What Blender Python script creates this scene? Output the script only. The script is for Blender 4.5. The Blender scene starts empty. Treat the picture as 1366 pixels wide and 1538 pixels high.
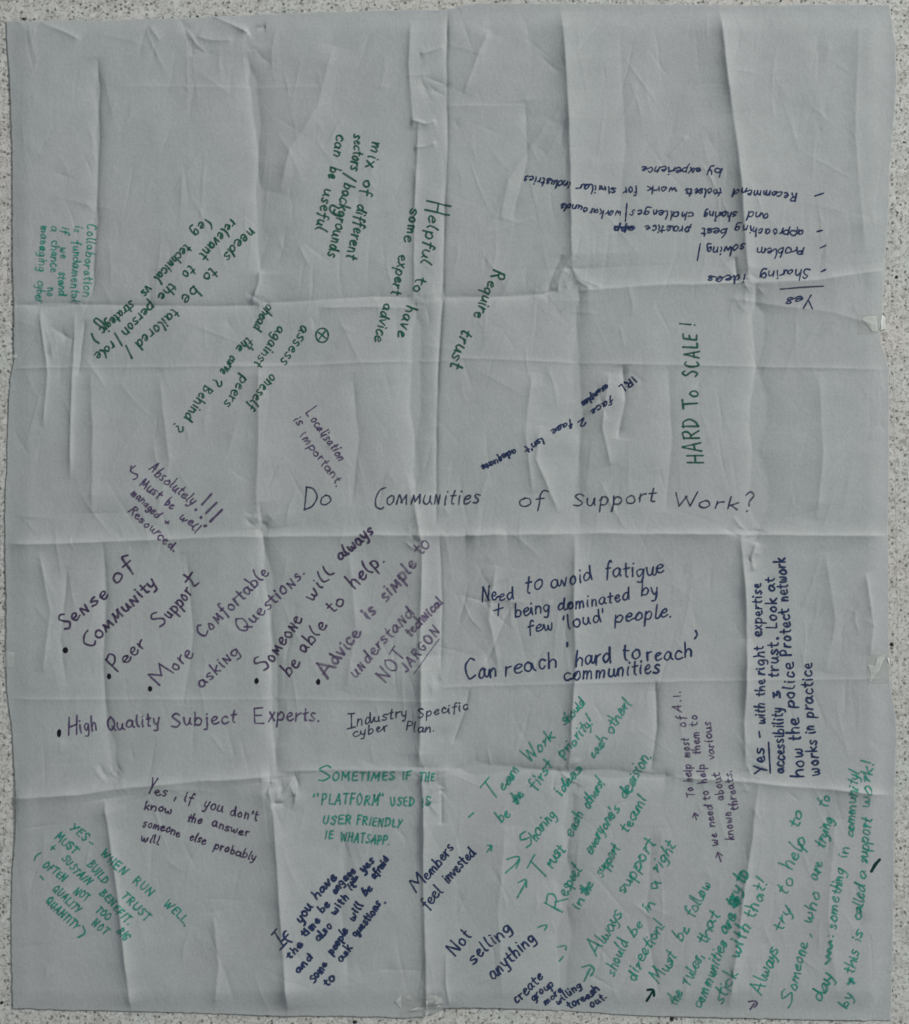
import bpy, math, random
import numpy as np

# ------------------------------------------------------------------ units
# 1 u = 0.7 mm on the floor; u runs right, v runs down, measured from the sheet's surroundings
S = 0.0007
CX, CY = 683.0, 769.0
SHEET_Z = 0.0035            # mean height of the rumpled sheet over the floor
random.seed(11)
rng = np.random.default_rng(11)
scene = bpy.context.scene
col = scene.collection

def W(u, v, z=0.0):
    return ((u - CX) * S, (CY - v) * S, z)

# ------------------------------------------------------------------ camera
cam_d = bpy.data.cameras.new('camera')
cam = bpy.data.objects.new('camera', cam_d)
col.objects.link(cam)
CAM_H = 1.25
cam.location = (0, 0, SHEET_Z + CAM_H)
cam.rotation_euler = (0, 0, 0)
cam_d.sensor_fit = 'VERTICAL'
cam_d.sensor_height = 24.0
cam_d.lens = 24.0 * CAM_H / (1538 * S)
cam_d.clip_start = 0.05
cam_d.clip_end = 50
cam_d.dof.use_dof = True
cam_d.dof.focus_distance = 1.36
cam_d.dof.aperture_fstop = 4.5
scene.camera = cam

# ------------------------------------------------------------------ world and lamp
world = bpy.data.worlds.new('World')
scene.world = world
world.use_nodes = True
bg = world.node_tree.nodes['Background']
bg.inputs['Color'].default_value = (0.87, 0.955, 1.0, 1)
bg.inputs['Strength'].default_value = 0.244

lamp_d = bpy.data.lights.new('window_light', 'AREA')
lamp_d.shape = 'RECTANGLE'
lamp_d.size = 1.5
lamp_d.size_y = 1.5
lamp_d.energy = 304
lamp_d.color = (1.0, 0.985, 0.95)
lamp = bpy.data.objects.new('window_light', lamp_d)
col.objects.link(lamp)
az, el, dist = math.radians(40), math.radians(29), 6.6
lamp.location = (dist*math.cos(el)*math.cos(az), dist*math.cos(el)*math.sin(az), dist*math.sin(el))
from mathutils import Vector
lamp.rotation_euler = (-Vector(lamp.location)).to_track_quat('-Z', 'Y').to_euler()

vs = scene.view_settings
scene.display_settings.display_device = 'sRGB'
vs.view_transform = 'Standard'
vs.look = 'None'
vs.exposure = 0.0
vs.gamma = 1.0
vs.use_curve_mapping = False
scene.cycles.filter_width = 1.5
scene.cycles.use_denoising = False
scene.cycles.transparent_max_bounces = 24

# ------------------------------------------------------------------ materials
def new_mat(name):
    m = bpy.data.materials.new(name)
    m.use_nodes = True
    nt = m.node_tree
    nt.nodes.clear()
    out = nt.nodes.new('ShaderNodeOutputMaterial')
    return m, nt, out

def N(nt, kind, **kw):
    n = nt.nodes.new(kind)
    for k, v in kw.items():
        if k in n.inputs:
            n.inputs[k].default_value = v
        else:
            setattr(n, k, v)
    return n

def ramp(nt, stops, interp='LINEAR'):
    r = nt.nodes.new('ShaderNodeValToRGB')
    cr = r.color_ramp
    cr.interpolation = interp
    while len(cr.elements) < len(stops):
        cr.elements.new(0.5)
    for e, (p, c) in zip(cr.elements, stops):
        e.position = p
        e.color = c if len(c) == 4 else (*c, 1)
    return r

def mix_rgb(nt, blend, fac, a, b):
    m = nt.nodes.new('ShaderNodeMix')
    m.data_type = 'RGBA'
    m.blend_type = blend
    for sock, val in ((m.inputs[0], fac), (m.inputs[6], a), (m.inputs[7], b)):
        if hasattr(val, 'is_output'):
            nt.links.new(val, sock)
        else:
            sock.default_value = val if not isinstance(val, tuple) else (*val, 1)[:4]
    return m.outputs[2]

def floor_material():
    m, nt, out = new_mat('speckled_floor')
    tc = N(nt, 'ShaderNodeTexCoord')
    co = tc.outputs['Object']
    # soft mottling of the pale ground
    n0 = N(nt, 'ShaderNodeTexNoise', Scale=60.0, Detail=4.0)
    nt.links.new(co, n0.inputs['Vector'])
    r0 = ramp(nt, [(0.3, (0.62, 0.605, 0.57)), (0.7, (0.80, 0.785, 0.75))])
    nt.links.new(n0.outputs['Fac'], r0.inputs['Fac'])
    # broad cool and warm drift
    nb = N(nt, 'ShaderNodeTexNoise', Scale=9.0, Detail=2.0)
    nt.links.new(co, nb.inputs['Vector'])
    rb = ramp(nt, [(0.35, (0.95, 1.0, 0.985)), (0.65, (1.0, 0.975, 0.965))])
    nt.links.new(nb.outputs['Fac'], rb.inputs['Fac'])
    c = mix_rgb(nt, 'MULTIPLY', 1.0, r0.outputs['Color'], rb.outputs['Color'])
    # worm-like mid grey flecks
    n1 = N(nt, 'ShaderNodeTexNoise', Scale=290.0, Detail=1.5, Distortion=0.9)
    nt.links.new(co, n1.inputs['Vector'])
    r1 = ramp(nt, [(0.49, (0, 0, 0)), (0.63, (1, 1, 1))])
    nt.links.new(n1.outputs['Fac'], r1.inputs['Fac'])
    f1 = N(nt, 'ShaderNodeMath', operation='MULTIPLY')
    f1.inputs[1].default_value = 0.80
    nt.links.new(r1.outputs['Color'], f1.inputs[0])
    c = mix_rgb(nt, 'MIX', f1.outputs[0], c, (0.37, 0.36, 0.33))
    # pale chips
    n2 = N(nt, 'ShaderNodeTexNoise', Scale=180.0, Detail=1.0, Distortion=0.5)
    n2.noise_dimensions = '4D'; n2.inputs['W'].default_value = 3.0
    nt.links.new(co, n2.inputs['Vector'])
    r2 = ramp(nt, [(0.60, (0, 0, 0)), (0.70, (1, 1, 1))])
    nt.links.new(n2.outputs['Fac'], r2.inputs['Fac'])
    c = mix_rgb(nt, 'MIX', r2.outputs['Color'], c, (0.80, 0.79, 0.76))
    # dark chips: some Voronoi cells carry one
    def chips(c, scale, share, rad, colr):
        v = N(nt, 'ShaderNodeTexVoronoi', Scale=scale)
        # ragged outlines
        nz = N(nt, 'ShaderNodeTexNoise', Scale=scale*1.7, Detail=1.0)
        nt.links.new(co, nz.inputs['Vector'])
        sc = N(nt, 'ShaderNodeVectorMath', operation='SCALE')
        sc.inputs['Scale'].default_value = 0.6/scale
        nt.links.new(nz.outputs['Color'], sc.inputs[0])
        ad = N(nt, 'ShaderNodeVectorMath', operation='ADD')
        nt.links.new(co, ad.inputs[0]); nt.links.new(sc.outputs[0], ad.inputs[1])
        nt.links.new(ad.outputs[0], v.inputs['Vector'])
        sep = N(nt, 'ShaderNodeSeparateColor')
        nt.links.new(v.outputs['Color'], sep.inputs[0])
        gt = N(nt, 'ShaderNodeMath', operation='GREATER_THAN')
        gt.inputs[1].default_value = 1 - share
        nt.links.new(sep.outputs[0], gt.inputs[0])
        mr = N(nt, 'ShaderNodeMapRange')
        mr.inputs['From Min'].default_value = rad
        mr.inputs['From Max'].default_value = rad*0.55
        nt.links.new(v.outputs['Distance'], mr.inputs['Value'])
        mu = N(nt, 'ShaderNodeMath', operation='MULTIPLY')
        nt.links.new(gt.outputs[0], mu.inputs[0]); nt.links.new(mr.outputs[0], mu.inputs[1])
        return mix_rgb(nt, 'MIX', mu.outputs[0], c, colr)
    c = chips(c, 220.0, 0.36, 0.42, (0.225, 0.22, 0.20))
    c = chips(c, 130.0, 0.03, 0.25, (0.07, 0.07, 0.065))
    b = N(nt, 'ShaderNodeBsdfPrincipled', Roughness=0.62)
    b.inputs['Specular IOR Level'].default_value = 0.12
    nt.links.new(c, b.inputs['Base Color'])
    bp = N(nt, 'ShaderNodeBump', Strength=0.12, Distance=0.0004)
    nt.links.new(n1.outputs['Fac'], bp.inputs['Height'])
    nt.links.new(bp.outputs[0], b.inputs['Normal'])
    nt.links.new(b.outputs[0], out.inputs['Surface'])
    return m

def paper_material():
    m, nt, out = new_mat('white_paper')
    tc = N(nt, 'ShaderNodeTexCoord')
    co = tc.outputs['Object']
    n0 = N(nt, 'ShaderNodeTexNoise', Scale=55.0, Detail=5.0, Roughness=0.62)
    nt.links.new(co, n0.inputs['Vector'])
    r0 = ramp(nt, [(0.3, (0.526, 0.548, 0.547)), (0.7, (0.566, 0.588, 0.588))])
    nt.links.new(n0.outputs['Fac'], r0.inputs['Fac'])
    # fibre grain
    n1 = N(nt, 'ShaderNodeTexNoise', Scale=400.0, Detail=4.0, Roughness=0.75)
    nt.links.new(co, n1.inputs['Vector'])
    r1 = ramp(nt, [(0.3, (0.865, 0.87, 0.87)), (0.7, (1.0, 1.0, 1.0))])
    nt.links.new(n1.outputs['Fac'], r1.inputs['Fac'])
    c = mix_rgb(nt, 'MULTIPLY', 1.0, r0.outputs['Color'], r1.outputs['Color'])
    nb = N(nt, 'ShaderNodeTexNoise', Scale=6.0, Detail=2.0)
    nt.links.new(co, nb.inputs['Vector'])
    rb = ramp(nt, [(0.35, (0.985, 1.0, 1.0)), (0.65, (1.0, 0.985, 0.99))])
    nt.links.new(nb.outputs['Fac'], rb.inputs['Fac'])
    c = mix_rgb(nt, 'MULTIPLY', 1.0, c, rb.outputs['Color'])
    b = N(nt, 'ShaderNodeBsdfPrincipled', Roughness=0.85)
    b.inputs['Specular IOR Level'].default_value = 0.08
    nt.links.new(c, b.inputs['Base Color'])
    n2 = N(nt, 'ShaderNodeTexNoise', Scale=260.0, Detail=5.0, Roughness=0.68)
    mp = N(nt, 'ShaderNodeMapping')
    mp.inputs['Scale'].default_value = (1.0, 0.55, 1.0)
    nt.links.new(co, mp.inputs['Vector'])
    nt.links.new(mp.outputs[0], n2.inputs['Vector'])
    bp = N(nt, 'ShaderNodeBump', Strength=0.6, Distance=0.0006)
    nt.links.new(n2.outputs['Fac'], bp.inputs['Height'])
    nt.links.new(bp.outputs[0], b.inputs['Normal'])
    nt.links.new(b.outputs[0], out.inputs['Surface'])
    return m

def ink_material(name, colr, thin=0.10, patch=0.35):
    """marker ink soaked into paper: uneven strength, the paper shows through in places"""
    m, nt, out = new_mat(name)
    tc = N(nt, 'ShaderNodeTexCoord')
    co = tc.outputs['Object']
    n0 = N(nt, 'ShaderNodeTexNoise', Scale=130.0, Detail=3.0)
    nt.links.new(co, n0.inputs['Vector'])
    r0 = ramp(nt, [(0.42, (thin,)*3), (0.72, (patch,)*3)])
    nt.links.new(n0.outputs['Fac'], r0.inputs['Fac'])
    n1 = N(nt, 'ShaderNodeTexNoise', Scale=420.0, Detail=2.0)
    nt.links.new(co, n1.inputs['Vector'])
    lo = tuple(x*0.75 for x in colr)
    hi = tuple(min(1, x*1.3) for x in colr)
    r1 = ramp(nt, [(0.35, lo), (0.65, hi)])
    nt.links.new(n1.outputs['Fac'], r1.inputs['Fac'])
    d = N(nt, 'ShaderNodeBsdfPrincipled', Roughness=0.75)
    d.inputs['Specular IOR Level'].default_value = 0.1
    nt.links.new(r1.outputs['Color'], d.inputs['Base Color'])
    t = N(nt, 'ShaderNodeBsdfTransparent')
    mx = N(nt, 'ShaderNodeMixShader')
    nt.links.new(r0.outputs['Color'], mx.inputs['Fac'])
    nt.links.new(d.outputs[0], mx.inputs[1])
    nt.links.new(t.outputs[0], mx.inputs[2])
    nt.links.new(mx.outputs[0], out.inputs['Surface'])
    return m

def tape_material(name, tint, alpha, rough, spec=0.5):
    m, nt, out = new_mat(name)
    tc = N(nt, 'ShaderNodeTexCoord')
    n0 = N(nt, 'ShaderNodeTexNoise', Scale=70.0, Detail=1.0)
    nt.links.new(tc.outputs['Object'], n0.inputs['Vector'])
    r0 = ramp(nt, [(0.35, (alpha*0.65,)*3), (0.65, (min(1, alpha*1.3),)*3)])
    nt.links.new(n0.outputs['Fac'], r0.inputs['Fac'])
    d = N(nt, 'ShaderNodeBsdfPrincipled', Roughness=rough)
    d.inputs['Specular IOR Level'].default_value = spec
    d.inputs['Base Color'].default_value = (*tint, 1)
    t = N(nt, 'ShaderNodeBsdfTransparent')
    mx = N(nt, 'ShaderNodeMixShader')
    nt.links.new(r0.outputs['Color'], mx.inputs['Fac'])
    nt.links.new(t.outputs[0], mx.inputs[1])
    nt.links.new(d.outputs[0], mx.inputs[2])
    nt.links.new(mx.outputs[0], out.inputs['Surface'])
    return m

M_FLOOR = floor_material()
M_PAPER = paper_material()
INK = {
    'green':  ink_material('dark_green_ink', (0.020, 0.124, 0.082), 0.12, 0.36),
    'teal':   ink_material('teal_ink', (0.034, 0.345, 0.265), 0.26, 0.52),
    'navy':   ink_material('navy_ink', (0.030, 0.050, 0.130), 0.06, 0.32),
    'biro':   ink_material('fine_blue_black_ink', (0.055, 0.065, 0.120), 0.14, 0.42),
    'purple': ink_material('purple_ink', (0.118, 0.080, 0.180), 0.18, 0.50),
    'mauve':  ink_material('worn_purple_ink', (0.150, 0.105, 0.210), 0.32, 0.66),
    'plum':   ink_material('dark_plum_ink', (0.082, 0.056, 0.125), 0.10, 0.42),
    'black':  ink_material('black_ink', (0.016, 0.015, 0.026), 0.02, 0.12),
    'deep':   ink_material('deep_green_ink', (0.008, 0.048, 0.048), 0.03, 0.15),
}

def tag(o, label=None, cat=None, group=None, kind=None):
    if label: o['label'] = label
    if cat: o['category'] = cat
    if group: o['group'] = group
    if kind: o['kind'] = kind
    return o

def mesh_obj(name, verts, faces, mat, parent=None, smooth=True):
    me = bpy.data.meshes.new(name)
    me.from_pydata([tuple(map(float, v)) for v in verts], [], faces)
    me.update()
    if smooth:
        me.polygons.foreach_set('use_smooth', [True]*len(me.polygons))
    me.materials.append(mat)
    o = bpy.data.objects.new(name, me)
    col.objects.link(o)
    if parent is not None:
        o.parent = parent
    return o

# ------------------------------------------------------------------ floor
FX = 2.4
fl = mesh_obj('floor', [(-FX, -FX, 0), (FX, -FX, 0), (FX, FX, 0), (-FX, FX, 0)], [(0, 1, 2, 3)], M_FLOOR, smooth=False)
tag(fl, kind='structure')

# ------------------------------------------------------------------ relief of the sheet (in u)
G = 1.2
U0, V0, U1, V1 = -30.0, -30.0, 1396.0, 1568.0
gu = np.arange(U0, U1, G)
gv = np.arange(V0, V1, G)
GU, GV = np.meshgrid(gu, gv)
NV_, NU_ = GU.shape

def vnoise(cu, cv, seed):
    """smooth value noise on the grid, cell size cu x cv"""
    r = np.random.default_rng(seed)
    nu = int((U1-U0)/cu) + 4
    nv = int((V1-V0)/cv) + 4
    t = r.uniform(-1, 1, (nv, nu))
    fu = (gu-U0)/cu; fv = (gv-V0)/cv
    iu = fu.astype(int); iv = fv.astype(int)
    def wts(f):
        f2 = f*f; f3 = f2*f
        return [(1-f)**3/6, (3*f3-6*f2+4)/6, (-3*f3+3*f2+3*f+1)/6, f3/6]
    wu = wts(fu-iu); wv = wts(fv-iv)
    rows = sum(t[:, iu+k]*wu[k][None, :] for k in range(4))
    return sum(rows[iv+k, :]*wv[k][:, None] for k in range(4)) * 1.6

Hf = np.zeros_like(GU)
# broad waviness, streaked along the fold direction
Hf += 3.0*vnoise(150, 320, 1)
Hf += 1.5*vnoise(60, 210, 2)
Hf += 0.7*vnoise(26, 95, 3)
Hf += 0.55*vnoise(38, 34, 4)
Hf += 0.16*vnoise(12, 14, 5)

WU = GU + 1.1*vnoise(55, 55, 21) + 0.5*vnoise(13, 13, 22)
WV = GV + 1.1*vnoise(55, 55, 23) + 0.5*vnoise(13, 13, 24)

_cs = [0]
def crease(pts, A, wpos, wneg, taper=0.12, soft=0.3, var=0.35, warp=True):
    A = A*1.75; wpos = wpos*0.8; wneg = wneg*0.8
    _cs[0] += 1
    P = np.array(pts, float)
    R = 4.5*max(wpos, wneg)
    i0 = max(0, int((P[:, 0].min()-R-U0)/G)); i1 = min(NU_, int((P[:, 0].max()+R-U0)/G)+1)
    j0 = max(0, int((P[:, 1].min()-R-V0)/G)); j1 = min(NV_, int((P[:, 1].max()+R-V0)/G)+1)
    if i1 <= i0 or j1 <= j0:
        return
    X = (WU if warp else GU)[j0:j1, i0:i1]; Y = (WV if warp else GV)[j0:j1, i0:i1]
    best = np.full(X.shape, 1e9); sgn = np.ones(X.shape); tt = np.zeros(X.shape)
    seg = np.hypot(*(P[1:]-P[:-1]).T); L = seg.sum(); acc = 0
    for k in range(len(P)-1):
        ax, ay = P[k]; bx, by = P[k+1]
        dx, dy = bx-ax, by-ay
        t = np.clip(((X-ax)*dx+(Y-ay)*dy)/max(1e-6, dx*dx+dy*dy), 0, 1)
        d = np.hypot(X-ax-t*dx, Y-ay-t*dy)
        m = d < best
        best = np.where(m, d, best)
        sgn = np.where(m, np.where(dx*(Y-ay)-dy*(X-ax) >= 0, 1, -1), sgn)
        tt = np.where(m, (acc+t*seg[k])/L, tt)
        acc += seg[k]
    r = np.random.default_rng(900+_cs[0])
    kn = r.uniform(1-var, 1+var, max(3, int(L/45)+2))
    amp = np.interp(tt, np.linspace(0, 1, len(kn)), kn)
    if taper > 0:
        amp = amp*np.clip(tt/taper, 0, 1)**0.7*np.clip((1-tt)/taper, 0, 1)**0.7
    w = np.where(sgn > 0, wpos, wneg)
    ds = np.sqrt(best*best+soft*soft)-soft
    Hf[j0:j1, i0:i1] += A*amp*(0.64*np.exp(-ds/w)+0.20*np.exp(-ds/(0.24*w)))

def V(pts, A, wl, wr, **k):      # fold running down the sheet: widths to its left and right
    crease(pts, A, wl, wr, **k)
def Hz(pts, A, wa, wb, **k):     # fold running across: widths above and below
    crease(pts, A, wb, wa, **k)

_ck = [0]
def crumple(cx, cy, r, n, A):
    _ck[0] += 1
    q = random.Random(300+_ck[0])
    for _ in range(n):
        a = q.uniform(0, math.pi); l = r*q.uniform(0.5, 1.3)
        x = cx+q.gauss(0, r*0.38); y = cy+q.gauss(0, r*0.38)
        w = q.uniform(3.5, 9)
        crease([(x-l/2*math.cos(a), y-l/2*math.sin(a)), (x+q.uniform(-3, 3), y+q.uniform(-3, 3)),
                (x+l/2*math.cos(a), y+l/2*math.sin(a))], A*q.choice((-1, 1))*q.uniform(0.5, 1.1), w, w*q.uniform(0.6, 1.8), taper=0.4, soft=0.4)

# vertical folds, top row
V([(147, 85), (147, 230), (143, 340), (139, 452)], -3.6, 24, 13)
V([(372, 78), (380, 130), (386, 200), (388, 320), (391, 412)], -4.4, 18, 34)
V([(391, 405), (389, 428), (379, 456)], 2.0, 9, 8)
V([(617, 30), (615, 100), (621, 195)], 2.6, 12, 40)
V([(672, 10), (671, 100), (673, 210), (668, 330), (664, 450), (658, 560), (655, 650), (656, 790)], -1.9, 7, 4, taper=0.02, soft=0.8, var=0.5)
V([(629, 180), (623, 300), (622, 420), (620, 455)], 2.4, 7, 16)
V([(843, 2), (850, 100), (856, 250), (860, 402)], 6.6, 27, 75, taper=0.05)
V([(1079, 4), (1092, 120), (1108, 235), (1118, 340), (1124, 425)], 6.6, 32, 60, taper=0.05)
V([(500, 70), (478, 160), (436, 225), (420, 290)], 2.4, 36, 30)
V([(735, 45), (716, 90), (697, 140)], 2.4, 24, 14)
V([(825, 180), (795, 225), (765, 268), (752, 330)], 1.8, 18, 26)
V([(790, 150), (793, 240), (770, 330)], -2.0, 26, 20)
V([(1032, 205), (1004, 236)], 1.5, 5, 5)
V([(1290, 30), (1285, 200), (1300, 380)], 2.0, 40, 30)
V([(930, 40), (940, 220), (925, 380)], -1.6, 40, 40)
# second row
V([(624, 455), (622, 600), (624, 745)], -4.6, 18, 40)
V([(388, 545), (389, 650), (386, 740), (390, 795)], 4.4, 34, 60, taper=0.08)
V([(137, 552), (140, 640), (138, 770)], 3.2, 26, 60)
V([(60, 468), (73, 560), (66, 640)], 2.0, 9, 7)
V([(113, 470), (112, 540), (108, 640), (105, 720)], 2.4, 12, 8)
V([(128, 480), (119, 565)], -2.0, 8, 6)
V([(866, 452), (868, 560), (872, 650), (869, 740), (873, 795)], -4.6, 45, 26)
V([(1135, 428), (1137, 560), (1133, 650), (1138, 760), (1145, 800)], -5.2, 15, 42)
V([(935, 548), (939, 600), (928, 660)], -3.2, 10, 14)
V([(915, 560), (905, 640), (918, 700)], 2.0, 14, 12)
V([(800, 560), (790, 650), (800, 740)], 2.4, 20, 22)
V([(1004, 552), (1010, 660), (1000, 770)], -2.0, 18, 24)
V([(1230, 560), (1236, 680), (1228, 780)], 2.0, 34, 24)
V([(840, 770), (806, 690), (812, 640)], 2.4, 18, 16)
V([(530, 560), (540, 660), (528, 760)], -1.6, 30, 20)
V([(240, 560), (255, 690), (232, 790)], 2.2, 36, 26)
# third row
V([(391, 755), (396, 812), (405, 900), (410, 1000), (412, 1100), (416, 1165)], -5.2, 14, 30)
V([(621, 745), (634, 822), (632, 900), (630, 1000)], 4.4, 24, 20)
V([(632, 985), (633, 1060), (630, 1152)], 7.0, 30, 38)
V([(660, 800), (664, 900), (662, 1010)], -1.7, 6, 5, soft=0.35)
V([(155, 810), (158, 900), (155, 1000), (161, 1080), (176, 1168)], -3.0, 22, 18)
V([(863, 800), (862, 900), (865, 1000), (860, 1060), (856, 1155)], 5.0, 22, 42)
V([(1112, 800), (1120, 900), (1122, 1000), (1117, 1085), (1122, 1160)], 5.6, 19, 34)
V([(985, 1022), (988, 1090), (978, 1160)], -3.0, 14, 10)
V([(706, 1034), (700, 1066), (680, 1118)], -1.4, 5, 4, soft=0.7)
V([(745, 850), (735, 930), (750, 1010)], 2.2, 22, 14)
V([(770, 905), (745, 960), (728, 1000)], -2.0, 10, 14)
V([(525, 830), (535, 940), (520, 1040)], 1.8, 24, 24)
V([(280, 830), (290, 950), (275, 1060)], -1.8, 24, 24)
V([(60, 830), (76, 920), (66, 1010)], 1.8, 16, 10)
V([(100, 850), (92, 960), (100, 1030)], -1.6, 12, 12)
V([(1240, 830), (1255, 930), (1240, 1010)], 1.8, 30, 30)
V([(1300, 860), (1312, 940), (1306, 985)], 2.0, 12, 8)
# bottom row
V([(158, 1200), (169, 1280), (180, 1350), (190, 1440), (198, 1524)], 6.4, 27, 28, taper=0.06)
V([(404, 1172), (412, 1220), (418, 1300), (424, 1400), (433, 1530)], 7.4, 32, 55, taper=0.05)
V([(633, 1158), (636, 1250), (636, 1350), (640, 1440), (641, 1518)], 5.4, 13, 44, taper=0.03, soft=0.35)
V([(860, 1160), (853, 1280), (848, 1400), (845, 1527)], -6.0, 42, 30, taper=0.06)
V([(1140, 1172), (1130, 1250), (1115, 1350), (1104, 1440), (1094, 1532)], 5.4, 30, 44)
V([(1343, 1462), (1325, 1500), (1307, 1538)], -4.5, 10, 42, taper=0.02)
V([(320, 1370), (330, 1450), (322, 1520)], 2.0, 20, 16)
V([(520, 1250), (512, 1360), (524, 1480)], -1.8, 34, 34)
V([(760, 1240), (748, 1370), (756, 1500)], 2.0, 36, 30)
V([(980, 1240), (972, 1380), (990, 1500)], -1.8, 34, 30)
V([(1255, 1230), (1245, 1370), (1258, 1500)], 1.8, 34, 34)
V([(671, 1430), (670, 1475), (677, 1516)], 1.2, 5, 6)
V([(663, 1186), (663, 1238)], -2.2, 5, 5, taper=0.05, soft=0.35)
Hz([(640, 1206), (664, 1188)], 2.6, 4, 14)
# folds across
Hz([(18, 458), (130, 457), (260, 460), (390, 458)], -2.6, 12, 14, taper=0.02, soft=0.35)
Hz([(390, 456), (480, 450), (560, 446), (640, 447)], -2.4, 22, 10)
Hz([(640, 464), (600, 462), (480, 462)], 1.8, 14, 8)
Hz([(650, 447), (740, 446), (815, 441), (852, 430)], -3.6, 22, 16)
Hz([(870, 436), (1000, 428), (1130, 425), (1230, 420), (1335, 404)], 3.8, 12, 52, taper=0.03)
Hz([(18, 553), (200, 551), (390, 550), (680, 541)], 0.8, 4, 5, taper=0.02, soft=0.35)
Hz([(680, 538), (870, 545), (1140, 552), (1340, 555)], 0.9, 5, 6, taper=0.02, soft=0.35)
Hz([(670, 158), (795, 158)], 0.55, 3, 20)
Hz([(175, 130), (320, 130), (500, 131)], 0.5, 3, 24)
Hz([(5, 818), (140, 814), (390, 806), (560, 803), (690, 804), (760, 799)], 3.4, 9, 34, taper=0.02, soft=0.4)
Hz([(700, 803), (900, 800), (1120, 803), (1340, 804)], 3.7, 9, 38, taper=0.02, soft=0.4)
Hz([(5, 1049), (300, 1050), (660, 1052)], 0.75, 4, 9, taper=0.02, soft=0.35)
Hz([(660, 1032), (870, 1026), (1120, 1022), (1340, 1019)], 0.85, 4, 9, taper=0.02, soft=0.35)
Hz([(15, 1199), (120, 1191), (200, 1181), (300, 1173), (406, 1165)], 5.4, 16, 46, taper=0.03)
Hz([(420, 1158), (500, 1155), (640, 1158), (700, 1156)], 2.6, 20, 18)
Hz([(670, 1157), (780, 1155), (860, 1160), (960, 1165), (1040, 1168)], -4.4, 20, 22)
Hz([(1000, 1166), (1130, 1175), (1200, 1181), (1352, 1196)], 3.8, 12, 26, taper=0.04)
Hz([(570, 1457), (632, 1458)], -0.5, 6, 4)
Hz([(1090, 448), (1250, 470), (1320, 490)], 1.4, 18, 18)
# dents along the top edge
Hz([(318, 22), (348, 36), (373, 49)], 2.6, 8, 7, taper=0.1)
Hz([(373, 49), (386, 40), (400, 39)], -2.4, 8, 8, taper=0.1)
Hz([(60, 34), (90, 44), (122, 60)], 1.6, 8, 10)
V([(280, 42), (292, 62), (312, 80)], 1.1, 7, 6)
V([(288, 58), (290, 84)], -1.0, 6, 6)
Hz([(296, 54), (320, 60), (350, 60)], 1.0, 10, 6)
V([(225, 38), (240, 62)], 0.9, 7, 7)
Hz([(630, 12), (655, 18), (690, 8)], -3.0, 8, 10)
Hz([(632, 82), (652, 76), (668, 70)], 2.2, 5, 9)
Hz([(618, 180), (640, 186), (655, 180)], 2.0, 4, 8)
Hz([(622, 222), (640, 220), (655, 214)], 1.6, 4, 6)
# knots where the folds cross
crumple(300, 55, 46, 9, 0.8)
crumple(645, 120, 40, 7, 1.2)
V([(858, 385), (834, 428), (800, 446)], 1.5, 9, 14)
V([(858, 398), (868, 420), (888, 434)], 1.4, 6, 12)
V([(846, 382), (830, 415), (823, 440)], -1.5, 8, 7)
crumple(862, 428, 36, 9, 0.9)
V([(860, 400), (872, 418), (905, 432)], 1.2, 5, 10)
V([(852, 402), (842, 418), (838, 438)], 1.4, 6, 5)
V([(1104, 385), (1108, 425)], -1.8, 7, 5)
crumple(1124, 428, 30, 8, 1.0)
crumple(388, 452, 26, 6, 1.3)
crumple(635, 458, 30, 6, 1.1)
crumple(394, 785, 24, 8, 1.4)
crumple(628, 806, 24, 6, 1.2)
crumple(1128, 806, 32, 8, 1.5)
V([(1136, 815), (1128, 838), (1132, 858)], 2.6, 7, 7)
crumple(418, 1182, 34, 10, 1.7)
Hz([(410, 1206), (426, 1206), (446, 1192)], -3.4, 7, 6)
crumple(170, 1172, 30, 8, 1.4)
crumple(640, 1190, 34, 7, 1.2)
crumple(858, 1162, 34, 7, 1.3)
crumple(1125, 1168, 28, 7, 1.3)
crumple(640, 1500, 32, 10, 1.3)
crumple(738, 900, 60, 8, 0.9)
crumple(655, 1020, 30, 4, 0.9)
crumple(905, 600, 55, 8, 1.0)
crumple(90, 520, 40, 6, 1.1)
crumple(1300, 930, 40, 5, 0.9)
# small handling creases everywhere
_q = random.Random(5)
for _ in range(260):
    x, y = _q.uniform(30, 1330), _q.uniform(30, 1520)
    a = math.pi/2 + _q.gauss(0, 0.55)
    l = _q.uniform(18, 95)
    w = _q.uniform(4, 13)
    crease([(x-l/2*math.cos(a), y-l/2*math.sin(a)), (x+_q.uniform(-5, 5), y), (x+l/2*math.cos(a), y+l/2*math.sin(a))],
           _q.choice((-1, 1))*_q.uniform(0.2, 0.8), w, w*_q.uniform(0.5, 1.6), taper=0.4, soft=0.35)

# fine hard wrinkles inside the panels, mostly along the fold direction
for _ in range(800):
    x, y = _q.uniform(25, 1335), _q.uniform(20, 1520)
    a = math.pi/2 + _q.gauss(0, 0.28) if _q.random() < 0.75 else _q.uniform(0, math.pi)
    l = _q.uniform(20, 120)
    w = _q.uniform(2.0, 5.5)
    crease([(x-l/2*math.cos(a), y-l/2*math.sin(a)), (x+_q.uniform(-3, 3), y), (x+l/2*math.cos(a), y+l/2*math.sin(a))],
           _q.choice((-1, 1))*_q.uniform(0.12, 0.5), w, w*_q.uniform(0.5, 2.4), taper=0.45, soft=0.4)

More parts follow.
